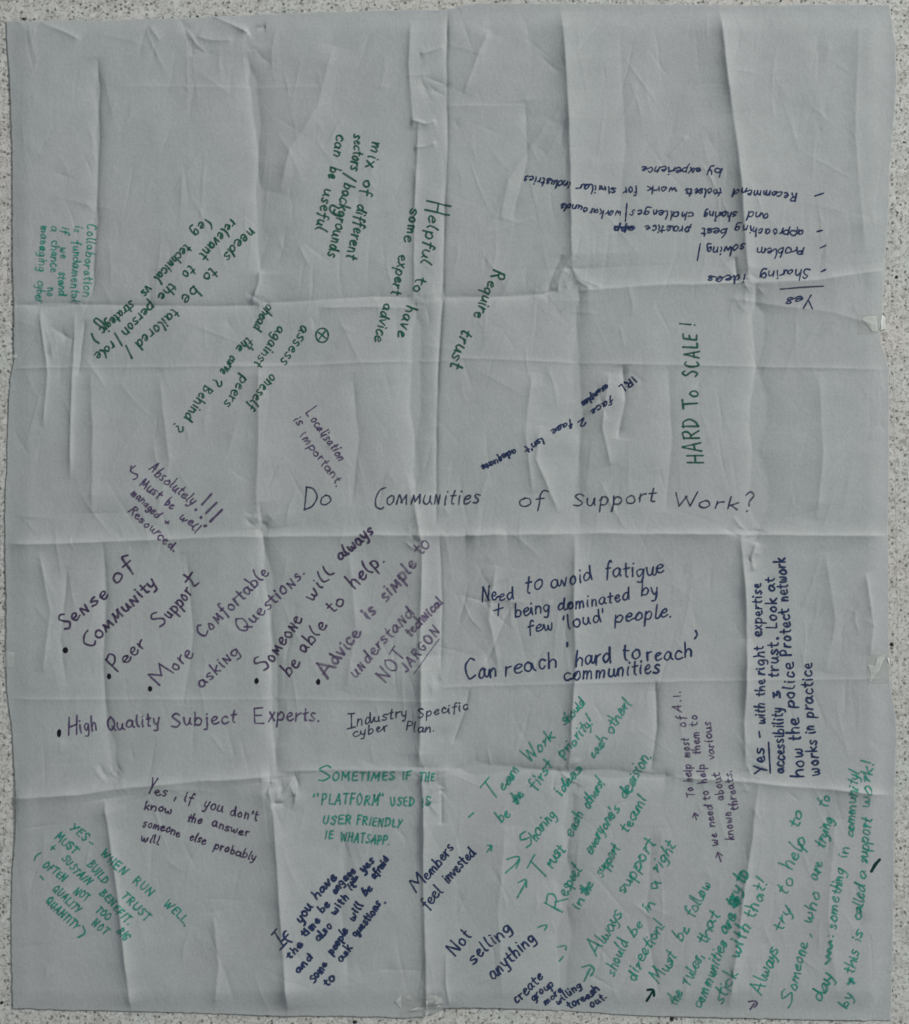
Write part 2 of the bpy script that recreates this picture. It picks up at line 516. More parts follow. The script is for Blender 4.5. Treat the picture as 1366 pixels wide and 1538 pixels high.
# outline of the sheet
TOP = [(8, 30), (25, 30), (40, 32), (62, 31), (95, 31), (115, 29), (140, 31), (200, 28), (270, 26), (330, 24), (400, 20), (470, 17), (560, 15),
       (630, 13), (655, 14), (672, 12), (700, 6), (720, 3), (840, 4), (1000, 5), (1130, 6), (1240, 5), (1338, 6)]
LEFT = [(8, 30), (11, 80), (15, 150), (17, 220), (18, 330), (18, 400), (20, 455), (20, 500), (20, 540), (14, 570), (10, 640), (9, 700), (6, 760),
        (7, 830), (8, 900), (8, 985), (9, 1040), (12, 1060), (17, 1100), (20, 1150), (23.5, 1200), (22, 1250), (18, 1300), (16, 1360), (16, 1420), (17, 1480), (19, 1516)]
RIGHT = [(1338, 6), (1347, 74), (1348.5, 118), (1345, 169), (1338, 250), (1337, 304), (1332, 368), (1329, 406), (1326, 473), (1321.5, 500), (1323, 508), (1337, 555),
         (1337, 684), (1335, 793), (1336, 836), (1336, 937), (1337, 996), (1338, 1024), (1345, 1063), (1349, 1105), (1346, 1168), (1345, 1280), (1344, 1350), (1342, 1455), (1340, 1535)]
BOT = [(19, 1516), (108, 1519), (195, 1520.5), (287, 1523), (430, 1527.7), (512, 1528), (564, 1529), (605, 1531), (635, 1529), (650, 1524), (666, 1516), (687, 1515),
       (768, 1516.5), (871, 1521.6), (973, 1527.7), (1076, 1530), (1178, 1533), (1337, 1535), (1340, 1535)]

def sample_edge(P, n, axis):
    """n points along the outline, spaced evenly in u (or v) so that the rows stay straight"""
    P = np.array(P, float)
    lo, hi = P[0, axis], P[-1, axis]
    t = np.linspace(lo, hi, n)
    o = np.interp(t, P[:, axis], P[:, 1-axis])
    k = np.random.default_rng(int(abs(P).sum()) % 999).normal(0, 1, n)
    k = np.convolve(k, np.ones(7)/7, 'same')*0.9
    k[0] = k[-1] = 0
    o = o+k
    return np.stack([t, o] if axis == 0 else [o, t], 1)

MU, MV = 1000, 1140
et, eb = sample_edge(TOP, MU, 0), sample_edge(BOT, MU, 0)
el_, er = sample_edge(LEFT, MV, 1), sample_edge(RIGHT, MV, 1)
s = np.linspace(0, 1, MU)[None, :, None]
t = np.linspace(0, 1, MV)[:, None, None]
P = ((1-t)*et[None] + t*eb[None] + (1-s)*el_[:, None] + s*er[:, None]
     - ((1-s)*(1-t)*et[0] + s*(1-t)*et[-1] + (1-s)*t*eb[0] + s*t*eb[-1]))
PU, PV = P[..., 0], P[..., 1]

# bring the relief to rest on the floor: slow lift removed, rims lowered
def blur(a, n):
    k = np.ones(n)/n
    pad = n//2
    b = np.pad(a, pad, mode='edge')
    b = np.apply_along_axis(lambda r: np.convolve(r, k, 'valid'), 1, b)
    return np.apply_along_axis(lambda r: np.convolve(r, k, 'valid'), 0, b)
Hf -= 0.8*blur(Hf, 201)
Hf += 5.0
du = np.minimum(GU-8, 1340-GU)
dv = np.minimum(GV-12, 1524-GV)
rim = np.clip(np.minimum(du, dv)/38.0, 0, 1)
rim = rim*rim*(3-2*rim)
lift = 0.40+1.1*np.clip(vnoise(80, 80, 61), 0, 1)
Hf = lift+(Hf-lift)*(0.22+0.78*rim)
Hf = 0.3+np.logaddexp(0, (Hf-0.3)*5)/5         # never through the floor

def relief(u, v):
    fu = np.clip((np.asarray(u, float)-U0)/G, 0, NU_-1.001)
    fv = np.clip((np.asarray(v, float)-V0)/G, 0, NV_-1.001)
    i = fu.astype(int); j = fv.astype(int)
    a = fu-i; b = fv-j
    return (Hf[j, i]*(1-a)*(1-b)+Hf[j, i+1]*a*(1-b)+Hf[j+1, i]*(1-a)*b+Hf[j+1, i+1]*a*b)

Z = relief(PU, PV)*S
verts = np.stack([(PU-CX)*S, (CY-PV)*S, Z], -1).reshape(-1, 3)
# rim vertices again, a paper's thickness lower, for the cut edge
idx = np.arange(MU*MV).reshape(MV, MU)
quads = np.stack([idx[1:, :-1], idx[1:, 1:], idx[:-1, 1:], idx[:-1, :-1]], -1).reshape(-1, 4)
loop = np.concatenate([idx[0, :-1], idx[:-1, -1], idx[-1, :0:-1], idx[:0:-1, 0]])
low = verts[loop].copy(); low[:, 2] = np.maximum(low[:, 2]-0.0003, 0.00005)
base = len(verts)
n = len(loop)
rimq = np.stack([loop, np.roll(loop, -1), base+np.roll(np.arange(n), -1), base+np.arange(n)], -1)
verts = np.concatenate([verts, low])
quads = np.concatenate([quads, rimq])
me = bpy.data.meshes.new('paper_sheet')
me.vertices.add(len(verts)); me.vertices.foreach_set('co', verts.ravel())
me.loops.add(len(quads)*4); me.loops.foreach_set('vertex_index', quads.ravel().astype(np.int32))
me.polygons.add(len(quads))
me.polygons.foreach_set('loop_start', np.arange(0, len(quads)*4, 4, dtype=np.int32))
me.polygons.foreach_set('loop_total', np.full(len(quads), 4, dtype=np.int32))
me.polygons.foreach_set('use_smooth', np.ones(len(quads), bool))
me.update(calc_edges=True)
me.validate()
me.materials.append(M_PAPER)
paper = bpy.data.objects.new('paper_sheet', me)
col.objects.link(paper)
tag(paper, 'large creased white paper sheet with handwritten notes in green, navy and purple', 'paper sheet')

# ------------------------------------------------------------------ handwriting: one pen line per stroke
# x-height 1, baseline 0; strokes are control points of a smooth curve, a repeated point makes a corner
F = {}
def g(ch, w, *strokes):
    F[ch] = (w, [[(a[i], a[i+1]) for i in range(0, len(a), 2)] for a in strokes])
g('a', .92, [.74,.82,.45,1.0,.12,.72,.08,.28,.34,.0,.64,.3,.76,.92,.76,.3,.95,.04])
g('b', .85, [.12,1.8,.1,.9,.1,.02], [.1,.55,.42,.98,.8,.62,.62,.06,.12,.1])
g('c', .74, [.72,.84,.42,1.0,.1,.6,.18,.12,.48,.0,.76,.2])
g('d', .92, [.72,.78,.4,.98,.08,.58,.16,.08,.46,.04,.72,.55,.8,1.8,.78,.9,.9,.03])
g('e', .8, [.1,.5,.5,.56,.72,.78,.45,1.0,.12,.65,.2,.1,.5,.0,.82,.22])
g('f', .6, [.72,1.62,.5,1.8,.33,1.4,.3,.5,.24,-.35], [.04,.92,.62,1.0])
g('g', .85, [.72,.84,.4,1.0,.1,.62,.3,.1,.66,.4,.77,.95,.77,.95,.76,.0,.58,-.62,.16,-.55])
g('h', .82, [.12,1.8,.1,.9,.1,.0], [.1,.5,.42,.98,.7,.72,.72,.0])
g('i', .34, [.15,1.0,.13,.4,.2,.0], [.16,1.5,.19,1.42])
g('j', .45, [.32,1.0,.3,.0,.2,-.55,.0,-.55], [.34,1.5,.37,1.42])
g('k', .74, [.12,1.8,.1,.0], [.66,.98,.14,.45], [.22,.52,.72,.0])
g('l', .36, [.14,1.8,.1,.9,.12,.2,.3,.02])
g('m', 1.2, [.1,.98,.1,.0], [.1,.5,.34,.98,.52,.72,.54,.0], [.54,.5,.82,.98,1.02,.7,1.06,.0])
g('n', .8, [.1,1.0,.1,.0], [.1,.5,.4,.98,.68,.72,.7,.0])
g('o', .84, [.46,1.0,.12,.7,.14,.18,.46,.0,.76,.34,.68,.86,.42,1.0])
g('p', .84, [.12,1.0,.1,.2,.08,-.72], [.1,.6,.44,1.0,.8,.66,.6,.06,.12,.1])
g('q', .84, [.72,.84,.4,1.0,.1,.6,.3,.06,.66,.4,.74,.96,.74,.96,.72,.0,.74,-.72])
g('r', .6, [.1,1.0,.1,.0], [.1,.5,.3,.88,.6,.98])
g('s', .68, [.64,.88,.36,1.0,.12,.74,.38,.5,.62,.26,.4,.0,.06,.1])
g('t', .58, [.3,1.55,.26,.7,.28,.12,.5,.02], [.02,1.0,.6,1.04])
g('u', .84, [.1,1.0,.1,.3,.36,.0,.66,.3,.72,1.0,.72,1.0,.72,.3,.86,.02])
g('v', .72, [.06,1.0,.06,1.0,.34,.0,.34,.0,.7,1.0])
g('w', 1.1, [.06,1.0,.16,.2,.3,.0,.5,.3,.54,.8,.54,.8,.6,.2,.76,.0,.98,.3,1.02,1.0])
g('x', .74, [.08,1.0,.4,.5,.7,.0], [.68,1.0,.36,.5,.04,.0])
g('y', .76, [.08,1.0,.12,.4,.36,.15,.62,.4], [.7,1.0,.58,.1,.4,-.6,.08,-.6])
g('z', .72, [.08,.96,.66,.98,.66,.98,.1,.04,.1,.04,.7,.04])
g('A', 1.1, [.04,.0,.52,1.75], [.52,1.75,.96,.0], [.2,.62,.84,.66])
g('B', .95, [.14,1.7,.12,.0], [.1,1.66,.6,1.7,.7,1.3,.16,.92,.7,.74,.8,.3,.5,.02,.08,.04])
g('C', 1.0, [.86,1.5,.54,1.72,.16,1.2,.14,.5,.46,.02,.9,.24])
g('D', 1.05, [.16,1.68,.14,.0], [.06,1.66,.62,1.56,.94,.9,.66,.2,.1,.02])
g('E', .84, [.76,1.66,.16,1.62,.16,1.62,.12,.06,.12,.06,.78,.02], [.16,.88,.66,.92])
g('F', .8, [.78,1.68,.14,1.62], [.16,1.64,.12,.0], [.14,.88,.62,.92])
g('G', 1.05, [.86,1.46,.54,1.7,.16,1.2,.16,.46,.5,.02,.86,.3,.88,.78,.88,.78,.56,.76])
g('H', 1.0, [.14,1.7,.1,.0], [.86,1.7,.82,.0], [.12,.84,.84,.88])
g('I', .34, [.18,1.68,.15,.0])
g('J', .7, [.56,1.7,.56,.4,.36,.02,.06,.24])
g('K', .92, [.14,1.7,.12,.0], [.82,1.66,.16,.78], [.3,.9,.86,.0])
g('L', .78, [.16,1.7,.12,.06,.12,.06,.74,.06])
g('M', 1.25, [.08,.0,.2,1.68], [.2,1.68,.6,.6], [.6,.6,1.04,1.7], [1.04,1.7,1.12,.0])
g('N', 1.1, [.12,.0,.16,1.66], [.16,1.66,.88,.04], [.88,.04,.94,1.72])
g('O', 1.08, [.54,1.7,.16,1.3,.14,.5,.5,.0,.92,.46,.9,1.26,.5,1.7])
g('P', .9, [.16,1.7,.12,.0], [.12,1.6,.56,1.72,.84,1.34,.56,.86,.16,.82])
g('Q', 1.12, [.54,1.7,.16,1.3,.14,.5,.5,.0,.92,.46,.9,1.26,.5,1.7], [.58,.5,1.04,-.06])
g('R', .96, [.16,1.7,.12,.0], [.1,1.6,.58,1.72,.8,1.36,.54,.96,.16,.88], [.4,.9,.9,.0])
g('S', .88, [.82,1.46,.5,1.7,.16,1.36,.46,.92,.8,.5,.5,.02,.06,.2])
g('T', .9, [.02,1.64,.92,1.68], [.48,1.66,.44,.0])
g('U', 1.0, [.12,1.7,.12,.5,.46,.0,.84,.44,.88,1.7])
g('V', .95, [.06,1.7,.46,.0], [.46,.0,.9,1.7])
g('W', 1.4, [.06,1.7,.36,.02], [.36,.02,.68,1.2], [.68,1.2,.98,.02], [.98,.02,1.32,1.7])
g('X', .95, [.08,1.7,.88,.0], [.84,1.7,.04,.0])
g('Y', .9, [.06,1.7,.44,.86], [.86,1.7,.5,.9,.22,.0])
g('Z', .9, [.1,1.66,.8,1.66,.8,1.66,.08,.04,.08,.04,.84,.04])
g('2', .8, [.1,1.2,.4,1.6,.7,1.2,.1,.06,.1,.06,.76,.1])
g('!', .34, [.22,1.75,.14,.5], [.12,.08,.15,.0])
g('?', .72, [.08,1.4,.36,1.72,.66,1.36,.34,.8,.32,.46], [.3,.06,.33,.0])
g('.', .3, [.12,.06,.16,.0])
g(',', .3, [.16,.14,.06,-.32])
g(':', .3, [.12,.86,.16,.8], [.12,.16,.16,.1])
g("'", .3, [.16,1.75,.1,1.3])
g('"', .5, [.14,1.75,.1,1.3], [.38,1.75,.34,1.3])
g('/', .7, [.62,1.8,.08,-.3])
g('-', .6, [.06,.55,.52,.58])
g('=', .8, [.1,.78,.68,.84], [.1,.36,.68,.42])
g('+', .9, [.1,.55,.8,.6], [.46,1.0,.42,.12])
g('(', .5, [.42,1.8,.14,1.1,.14,.4,.4,-.25])
g(')', .5, [.1,1.8,.38,1.1,.38,.4,.06,-.25])
g('&', .9, [.1,.98,.66,1.0,.66,1.0,.24,.5,.7,.3,.5,.0,.06,.04])
# other hands' forms of some letters
g('(C', .8, [.82,1.6,.46,1.5,.12,.8,.2,.14,.5,-.05,.72,.06])        # long bracket-like C
g('rl', .4, [.3,1.8,.08,1.1,.06,.4,.34,.0])                       # l written as a bracket
g('bI', .8, [.1,1.66,.74,1.7], [.44,1.68,.4,.02], [.06,.0,.76,.02])  # barred I
g('lt', .62, [.3,1.7,.24,.6,.34,.06,.66,.2], [.02,1.05,.62,1.1])
g('et', .8, [.12,.45,.66,.5,.66,.5,.62,.96,.3,.98,.1,.5,.34,.02,.8,.08])
g('ts', .95, [.3,1.5,.24,.5,.4,.05,.7,.4], [.0,1.0,.7,1.04], [.9,.9,.6,.7,.86,.3,.6,.0])

g('mz', 1.15, [.05,.0,.2,1.0], [.2,1.0,.52,.25], [.52,.25,.88,1.02], [.88,1.02,1.04,.0])
g('nz', .84, [.08,.0,.14,1.0], [.14,1.0,.62,.04], [.62,.04,.7,1.04])
g('rs', .7, [.06,.9,.3,1.0,.24,.5,.2,.0], [.26,.55,.62,1.0])
JOIN = set('acdeghiklmnotuvwbrsqypxj')

def crspline(pts, step=0.12, ang=0.0):
    P = [np.array(p, float) for p in pts]
    if len(P) == 2:
        n = max(3, int(np.hypot(*(P[1]-P[0]))/step))
        return [P[0]+(P[1]-P[0])*k/n for k in range(n+1)]
    Q = [2*P[0]-P[1]]+P+[2*P[-1]-P[-2]]
    out = []
    for i in range(1, len(Q)-2):
        a, b, c, d = Q[i-1], Q[i], Q[i+1], Q[i+2]
        L = np.hypot(*(c-b))
        if L < 1e-6:
            continue
        if np.hypot(*(b-a)) < 1e-6: a = b-(c-b)*0.3
        if np.hypot(*(d-c)) < 1e-6: d = c+(c-b)*0.3
        n = max(3, int(L/step))
        for k in range(n):
            t = k/n
            out.append((1-ang)*0.5*((2*b)+(c-a)*t+(2*a-5*b+4*c-d)*t*t+(3*b-a-3*c+d)*t**3)+ang*(b+(c-b)*t))
    out.append(Q[-2])
    return out

class Ink:
    """collects pen strokes on the sheet (u, v) and turns them into one mesh of soaked-in ink"""
    def __init__(self):
        self.v = []; self.f = []; self.k = 0
    def stroke(self, pts, width, press=0.24, q=random):
        P = np.array(pts, float)
        # even out the spacing
        d = np.hypot(*(P[1:]-P[:-1]).T)
        L = d.sum()
        if L < 0.05:
            return
        n = max(2, int(L/1.25))
        acc = np.concatenate([[0], np.cumsum(d)])
        tt = np.linspace(0, L, n+1)
        X = np.interp(tt, acc, P[:, 0]); Y = np.interp(tt, acc, P[:, 1])
        tx = np.gradient(X); ty = np.gradient(Y)
        ln = np.maximum(1e-6, np.hypot(tx, ty)); tx /= ln; ty /= ln
        kn = np.array([q.uniform(1-press, 1+press) for _ in range(max(2, int(L/6)+2))])
        w = 0.5*width*np.interp(tt, np.linspace(0, L, len(kn)), kn)
        # round ends
        e = 0.5*width
        X = np.concatenate([[X[0]-tx[0]*e, X[0]-tx[0]*e*.7], X, [X[-1]+tx[-1]*e*.7, X[-1]+tx[-1]*e]])
        Y = np.concatenate([[Y[0]-ty[0]*e, Y[0]-ty[0]*e*.7], Y, [Y[-1]+ty[-1]*e*.7, Y[-1]+ty[-1]*e]])
        tx = np.concatenate([[tx[0]]*2, tx, [tx[-1]]*2]); ty = np.concatenate([[ty[0]]*2, ty, [ty[-1]]*2])
        w = np.concatenate([[w[0]*.3, w[0]*.72], w, [w[-1]*.72, w[-1]*.3]])
        m = len(X)
        self.k += 1
        lift = 0.32+0.012*(self.k % 23)+np.linspace(0, 0.10, m)
        b = len(self.v)
        lx, ly = X+ty*w, Y-tx*w
        rx, ry = X-ty*w, Y+tx*w
        zl, zr, zc = relief(lx, ly), relief(rx, ry), relief(X, Y)
        for i in range(m):
            self.v.append(W(lx[i], ly[i], (zl[i]+lift[i])*S))
            self.v.append(W(X[i], Y[i], (zc[i]+lift[i]+0.05)*S))
            self.v.append(W(rx[i], ry[i], (zr[i]+lift[i])*S))
        for i in range(m-1):
            a = b+3*i
            self.f.append((a+1, a, a+3, a+4))
            self.f.append((a+2, a+1, a+4, a+5))
    def dot(self, u, v, ru, rv=None, q=random):
        rv = rv or ru
        self.k += 1
        b = len(self.v)
        n = 14
        z = 0.34+0.012*(self.k % 23)
        self.v.append(W(u, v, (float(relief(u, v))+z+.05)*S))
        for i in range(n):
            a = 2*math.pi*i/n
            s_ = q.uniform(0.9, 1.1)
            x, y = u+ru*s_*math.cos(a), v-rv*s_*math.sin(a)
            self.v.append(W(x, y, (float(relief(x, y))+z)*S))
        for i in range(n):
            self.f.append((b, b+1+i, b+1+(i+1) % n))
    def build(self, name, mat, parent, label=None):
        o = mesh_obj(name, self.v, self.f, mat, parent)
        if label: o['label'] = label
        return o

def letters(word, alt):
    out = []
    for ch in word:
        out.append(alt.get(ch, ch))
    return out

def write(ink, word, x0, y0, x1, y1, xh, width, slant=0.1, join=False, alt=None, jit=0.05, gap=0.24, ang=0.15, asc=1.0, q=random):
    gl = letters(word, alt or {})
    adv = [F[c][0] for c in gl]
    slant = slant+q.gauss(0, 0.035)
    arc = q.gauss(0, 0.10)
    tot = sum(adv)+gap*(len(gl)-1)
    L = math.hypot(x1-x0, y1-y0)
    dx, dy = (x1-x0)/L, (y1-y0)/L
    ux, uy = dy, -dx
    sx = L/tot
    pen = 0.0
    prev = None
    strokes = []
    wob = q.uniform(0, 6.28)
    for ch, c, a in zip(word, gl, adv):
        by = q.gauss(0, jit*0.9)+0.05*math.sin(wob+pen*0.8)+arc*math.sin(math.pi*pen/max(tot, 1))
        sy = 1+q.gauss(0, jit*0.9)
        rot = q.gauss(0, jit*0.7)
        sw = 1+q.gauss(0, jit*0.6)
        first = True
        kx = q.uniform(0.86, 1.06)
        for st in F[c][1]:
            pts = [(a*0.5+(p[0]-a*0.5)*sw*kx+q.gauss(0, jit*0.7), (p[1] if p[1] <= 1.1 else 1.1+(p[1]-1.1)*asc)*sy+by+q.gauss(0, jit*0.7)) for p in st]
            for k in range(1, len(st)):
                if st[k] == st[k-1]:
                    pts[k] = pts[k-1]
            pts = [(pen+x+rot*y, y) for x, y in pts]
            if first and join and prev is not None and ch in JOIN and prev[0] in JOIN and len(strokes) and q.random() < 0.92:
                lp = strokes[-1][-1]
                if prev[1] == 1 and lp[1] < 0.6 and pts[0][1] < 1.15 and pts[0][0]-lp[0] < 0.9:
                    mid = ((lp[0]*0.45+pts[0][0]*0.55), min(lp[1], pts[0][1])+0.15)
                    strokes[-1] = strokes[-1]+[mid]+pts
                    first = False
                    continue
            strokes.append(pts)
            first = False
        prev = (ch, len(F[c][1]))
        pen += a+gap
    for st in strokes:
        cv = crspline(st, 0.12, ang)
        m = [(x0+dx*(px*sx+slant*py*xh)+ux*py*xh, y0+dy*(px*sx+slant*py*xh)+uy*py*xh) for px, py in cv]
        ink.stroke(m, width*q.uniform(0.92, 1.08), q=q)

def note(label, ink_name, width, words, xh=10, slant=0.1, join=False, alt=None, jit=0.05, gap=0.24, ang=0.15, asc=1.0, name='handwritten_note', lines=(), dots=(), extra=(), seed=0):
    """one person's note: words along their baselines; lines and dots belong to the writing, extra marks are sub-parts"""
    width = width*0.88
    q = random.Random(seed+len(label)*7)
    ink = Ink()
    for wd in words:
        txt, x0, y0, x1, y1 = wd[:5]
        h = wd[5] if len(wd) > 5 and wd[5] else xh
        kw = dict(slant=slant, join=join, alt=alt, jit=jit, gap=gap, ang=ang, asc=asc)
        if len(wd) > 6: kw.update(wd[6])
        ww = kw.pop('width', width)
        write(ink, txt, x0, y0, x1, y1, h, ww, q=q, **kw)
    for ln in lines:
        pts, w_ = (ln[0], ln[1]) if isinstance(ln[1], (int, float)) else (ln, width)
        ink.stroke(crspline(pts, 1.0), w_, q=q)
    for d in dots:
        ink.dot(*d, q=q)
    o = ink.build(name, INK[ink_name], paper, label)
    for name, mat, kind, data in extra:
        k = Ink()
        if kind == 'dot':
            k.dot(*data, q=q)
        else:
            for pts, w_ in data:
                k.stroke(crspline(pts, 1.0), w_, q=q)
        k.build(name, INK[mat], o)
    return o

def arrow(tail, tip, head, w):
    """shaft and two barbs"""
    ax, ay = tail; bx, by = tip
    L = math.hypot(bx-ax, by-ay); dx, dy = (bx-ax)/L, (by-ay)/L
    def rot(a): return (-(dx*math.cos(a)-dy*math.sin(a)), -(dx*math.sin(a)+dy*math.cos(a)))
    p, r = rot(0.65), rot(-0.65)
    return [([tail, tip], w), ([(bx+p[0]*head, by+p[1]*head), tip], w), ([(bx+r[0]*head, by+r[1]*head), tip], w)]

# ------------------------------------------------------------------ the notes
HOOK = {'l': 'rl'}
ZIG = {'m': 'mz', 'n': 'nz'}
ZIGH = {'m': 'mz', 'n': 'nz', 'l': 'rl'}
note('small teal note in five lines about collaboration by the left edge', 'teal', 2.3, [
    ('Collaboration', 132, 335, 124.5, 445), ('is', 113, 338, 112, 348), ('fundamental', 111, 362, 106.5, 453), ('if', 93.5, 340, 92.5, 350),
    ('we', 91.5, 370, 91, 387), ('stand', 89.5, 408, 88.5, 442), ('a', 78.5, 339, 78, 347), ('chance', 77, 361, 75.5, 408), ('no', 72, 431, 71, 444),
    ('managing', 62.5, 339, 58, 407), ('cyber', 56, 421, 54.5, 453)], xh=7.4, slant=0.05, jit=0.07, dots=[(64, 372, 3.2)])

note('dark green note about being tailored to the person, slanting down leftwards', 'green', 3.0, [
    ('needs', 376, 341, 337, 384, 10), ('to', 319, 401, 306, 416), ('be', 293, 429, 273, 447, 10.5), ('tailored', 262, 462, 204, 515, 9.5),
    ('relevant', 348, 329, 300, 382, 9), ('to', 288, 398, 273, 410, 9.5), ('the', 259, 425, 238, 444, 8.5), ('person', 225.5, 453, 183, 497, 9), ('role', 168.5, 512, 142, 531, 8),
    ('eg', 304, 332, 288, 348, 8.5), ('technical', 280, 366, 232.5, 417, 8.5), ('vs', 221, 427, 211, 438, 8.5), ('strategic', 197, 451, 149, 493, 8.5)],
    slant=0.06, alt=HOOK, lines=[[(309, 330), (317, 336), (319, 344)], [(190, 519), (199, 538)], [(173, 500), (184, 519)], [(138, 501), (142, 510), (149, 515)],
    [(158, 487), (146, 478), (142, 482), (150, 489), (160, 494)]])

note('dark green three-line note reading mix of different sectors and backgrounds', 'green', 3.0, [
    ('mix', 560, 211, 553, 252, 10.5), ('of', 547, 270, 543.5, 291, 10), ('different', 539, 306, 521, 386, 9.5),
    ('sectors', 532, 201, 527, 254, 9), ('/', 518, 258, 517, 270, 9), ('backgrounds', 518.5, 274, 494, 384, 9.5),
    ('can', 506, 201, 501, 233, 9), ('be', 496.5, 250, 493, 266, 9), ('useful', 488.5, 283, 474, 344, 9.5)], slant=0.08, alt=HOOK,
    lines=[[(508, 312), (499, 308), (496, 315), (503, 322), (512, 325)]])

note('dark green note reading Helpful to have some expert advice', 'green', 2.9, [
    ('H', 641.5, 299, 638.5, 317, 21), ('elpful', 646, 322, 632, 394, 9.5), ('to', 625, 416, 620.5, 437, 9.5), ('have', 611.5, 457, 598, 504, 9.5),
    ('some', 618, 313, 608, 362, 9), ('expert', 601, 382, 588, 440, 9), ('advice', 577.5, 455, 563.5, 511, 9)], slant=0.08, alt=HOOK)

note('dark green two-word note reading Require trust', 'green', 3.1, [
    ('R', 742, 403, 738, 416, 10.5), ('equire', 735, 420, 712.5, 475, 10), ('trust', 696, 493, 674, 548, 10.5, dict(alt={'t': 'lt'}))], slant=0.08)

_c = [(484.4+9.4*math.cos(a*0.5236), 503.6+10.6*math.sin(a*0.5236)) for a in range(13)]
note('dark green note asking to assess oneself against peers, under a circled plus', 'green', 2.7, [
    ('assess', 455, 487, 421, 543, 9.5), ('oneself', 407.5, 560, 371.5, 608, 9), ('against', 419, 489, 381, 545, 8.5), ('peers', 364, 563, 336.5, 606, 9),
    ('ahead', 402, 456, 380, 490, 8.5), ('the', 373, 505, 355, 522, 8), ('curve', 348, 533, 331, 557, 8), ('?', 323, 565, 317, 577, 8),
    ('Behind', 308.5, 578, 278, 627, 8.5), ('?', 265.5, 631, 259, 643, 9)], slant=0.06, alt=HOOK, lines=[[(377, 520.5), (380.5, 525)]],
    extra=[('circled_plus', 'green', 'line', [(_c, 2.5), ([(479, 499), (490, 508)], 2.4), ([(488.5, 498), (480, 509)], 2.4)])])

note('small purple note reading Localisation is important', 'purple', 2.4, [
    ('L', 457, 620, 463, 627, 12), ('ocalisation', 466, 630, 512, 692, 7.5), ('is', 441, 630, 448.5, 640, 7.5), ('important.', 450.5, 654, 507, 731, 7.5)],
    slant=0.12, jit=0.08, join=True)

note('bold navy upside-down note saying face to face is not adequate', 'navy', 3.0, [
    ('IRL', 951, 565, 929, 581, 6.2), ('examples', 911, 577, 874, 604, 5.5), ('face', 919, 597, 887, 616, 5.6), ('2', 879, 626, 869, 632, 6),
    ('face', 859, 631, 829, 646, 5.6), ("isn't", 815, 657, 788, 672, 5.8), ('adequate', 774, 674, 723, 700, 5.6)], slant=0.1, jit=0.08, join=True)

note('dark green capitals reading HARD TO SCALE, running up the sheet', 'green', 3.2, [
    ('HARD', 1056, 696, 1051, 628, 14.2), ('T', 1049.6, 612, 1049, 598, 13), ('o', 1049, 597, 1048.5, 586, 13), ('SCALE', 1049, 566, 1046.5, 502, 13),
    ('!', 1045, 492, 1044.5, 482, 12.5)], slant=0.02, jit=0.04)

_hd = dict(alt=ZIG, name='heading_word', slant=0.12, jit=0.045)
note('Do, first word of the thin dark heading across the middle', 'biro', 2.7, [('D', 453, 766, 479, 764, 19.5), ('o', 480, 759.5, 499, 758, 14.5)], **_hd)
note('Communities, widest word of the thin dark heading', 'biro', 2.7, [('C', 561, 763, 580, 761, 18, dict(alt={'C': '(C'})), ('ommunities', 580, 757.6, 720, 756, 14, dict(slant=0.16))], **_hd)
note('of, in the thin dark heading', 'biro', 2.7, [('of', 779, 761, 818, 758.5, 13.5)], **_hd)
note('Support, in the thin dark heading', 'biro', 2.7, [('S', 859, 761, 878, 760.5, 12), ('upport', 880, 759.5, 985, 753.5, 12.5)], **_hd)
note('Work with a question mark, end of the thin dark heading', 'biro', 2.7, [('W', 1012, 761, 1046, 760, 11.5), ('ork', 1048, 761, 1109, 764.5, 10.5), ('?', 1117, 768, 1134, 768, 16.5)], **_hd)

note('purple note reading Absolutely with three exclamation marks', 'purple', 2.6, [
    ('Absolutely', 223, 705, 289, 758, 9), ('Must', 210, 728, 238, 749, 8), ('be', 247, 757, 258, 765, 8), ('well', 269, 777, 294, 802, 8),
    ('managed', 197, 741, 236, 778, 7.2), ('+', 245, 784, 252, 790, 7), ('Resourced.', 192, 768, 262, 829, 7.4)], slant=0.12, jit=0.08,
    lines=[([(318, 742), (304, 757.5)], 3.6), ([(326, 755), (310, 770.5)], 3.6), ([(334.5, 765.5), (316.5, 783)], 3.6)],
    dots=[(294.5, 765.4, 2.4), (302.4, 777, 2.5), (308.8, 789.6, 3.2, 2.2)],
    extra=[('hooked_arrow', 'purple', 'line', [([(203.7, 699.7), (196.5, 706.5), (202, 711), (207, 713), (206, 718), (201, 720)], 2.4), ([(196.5, 706.5), (198, 700)], 2.3)])])

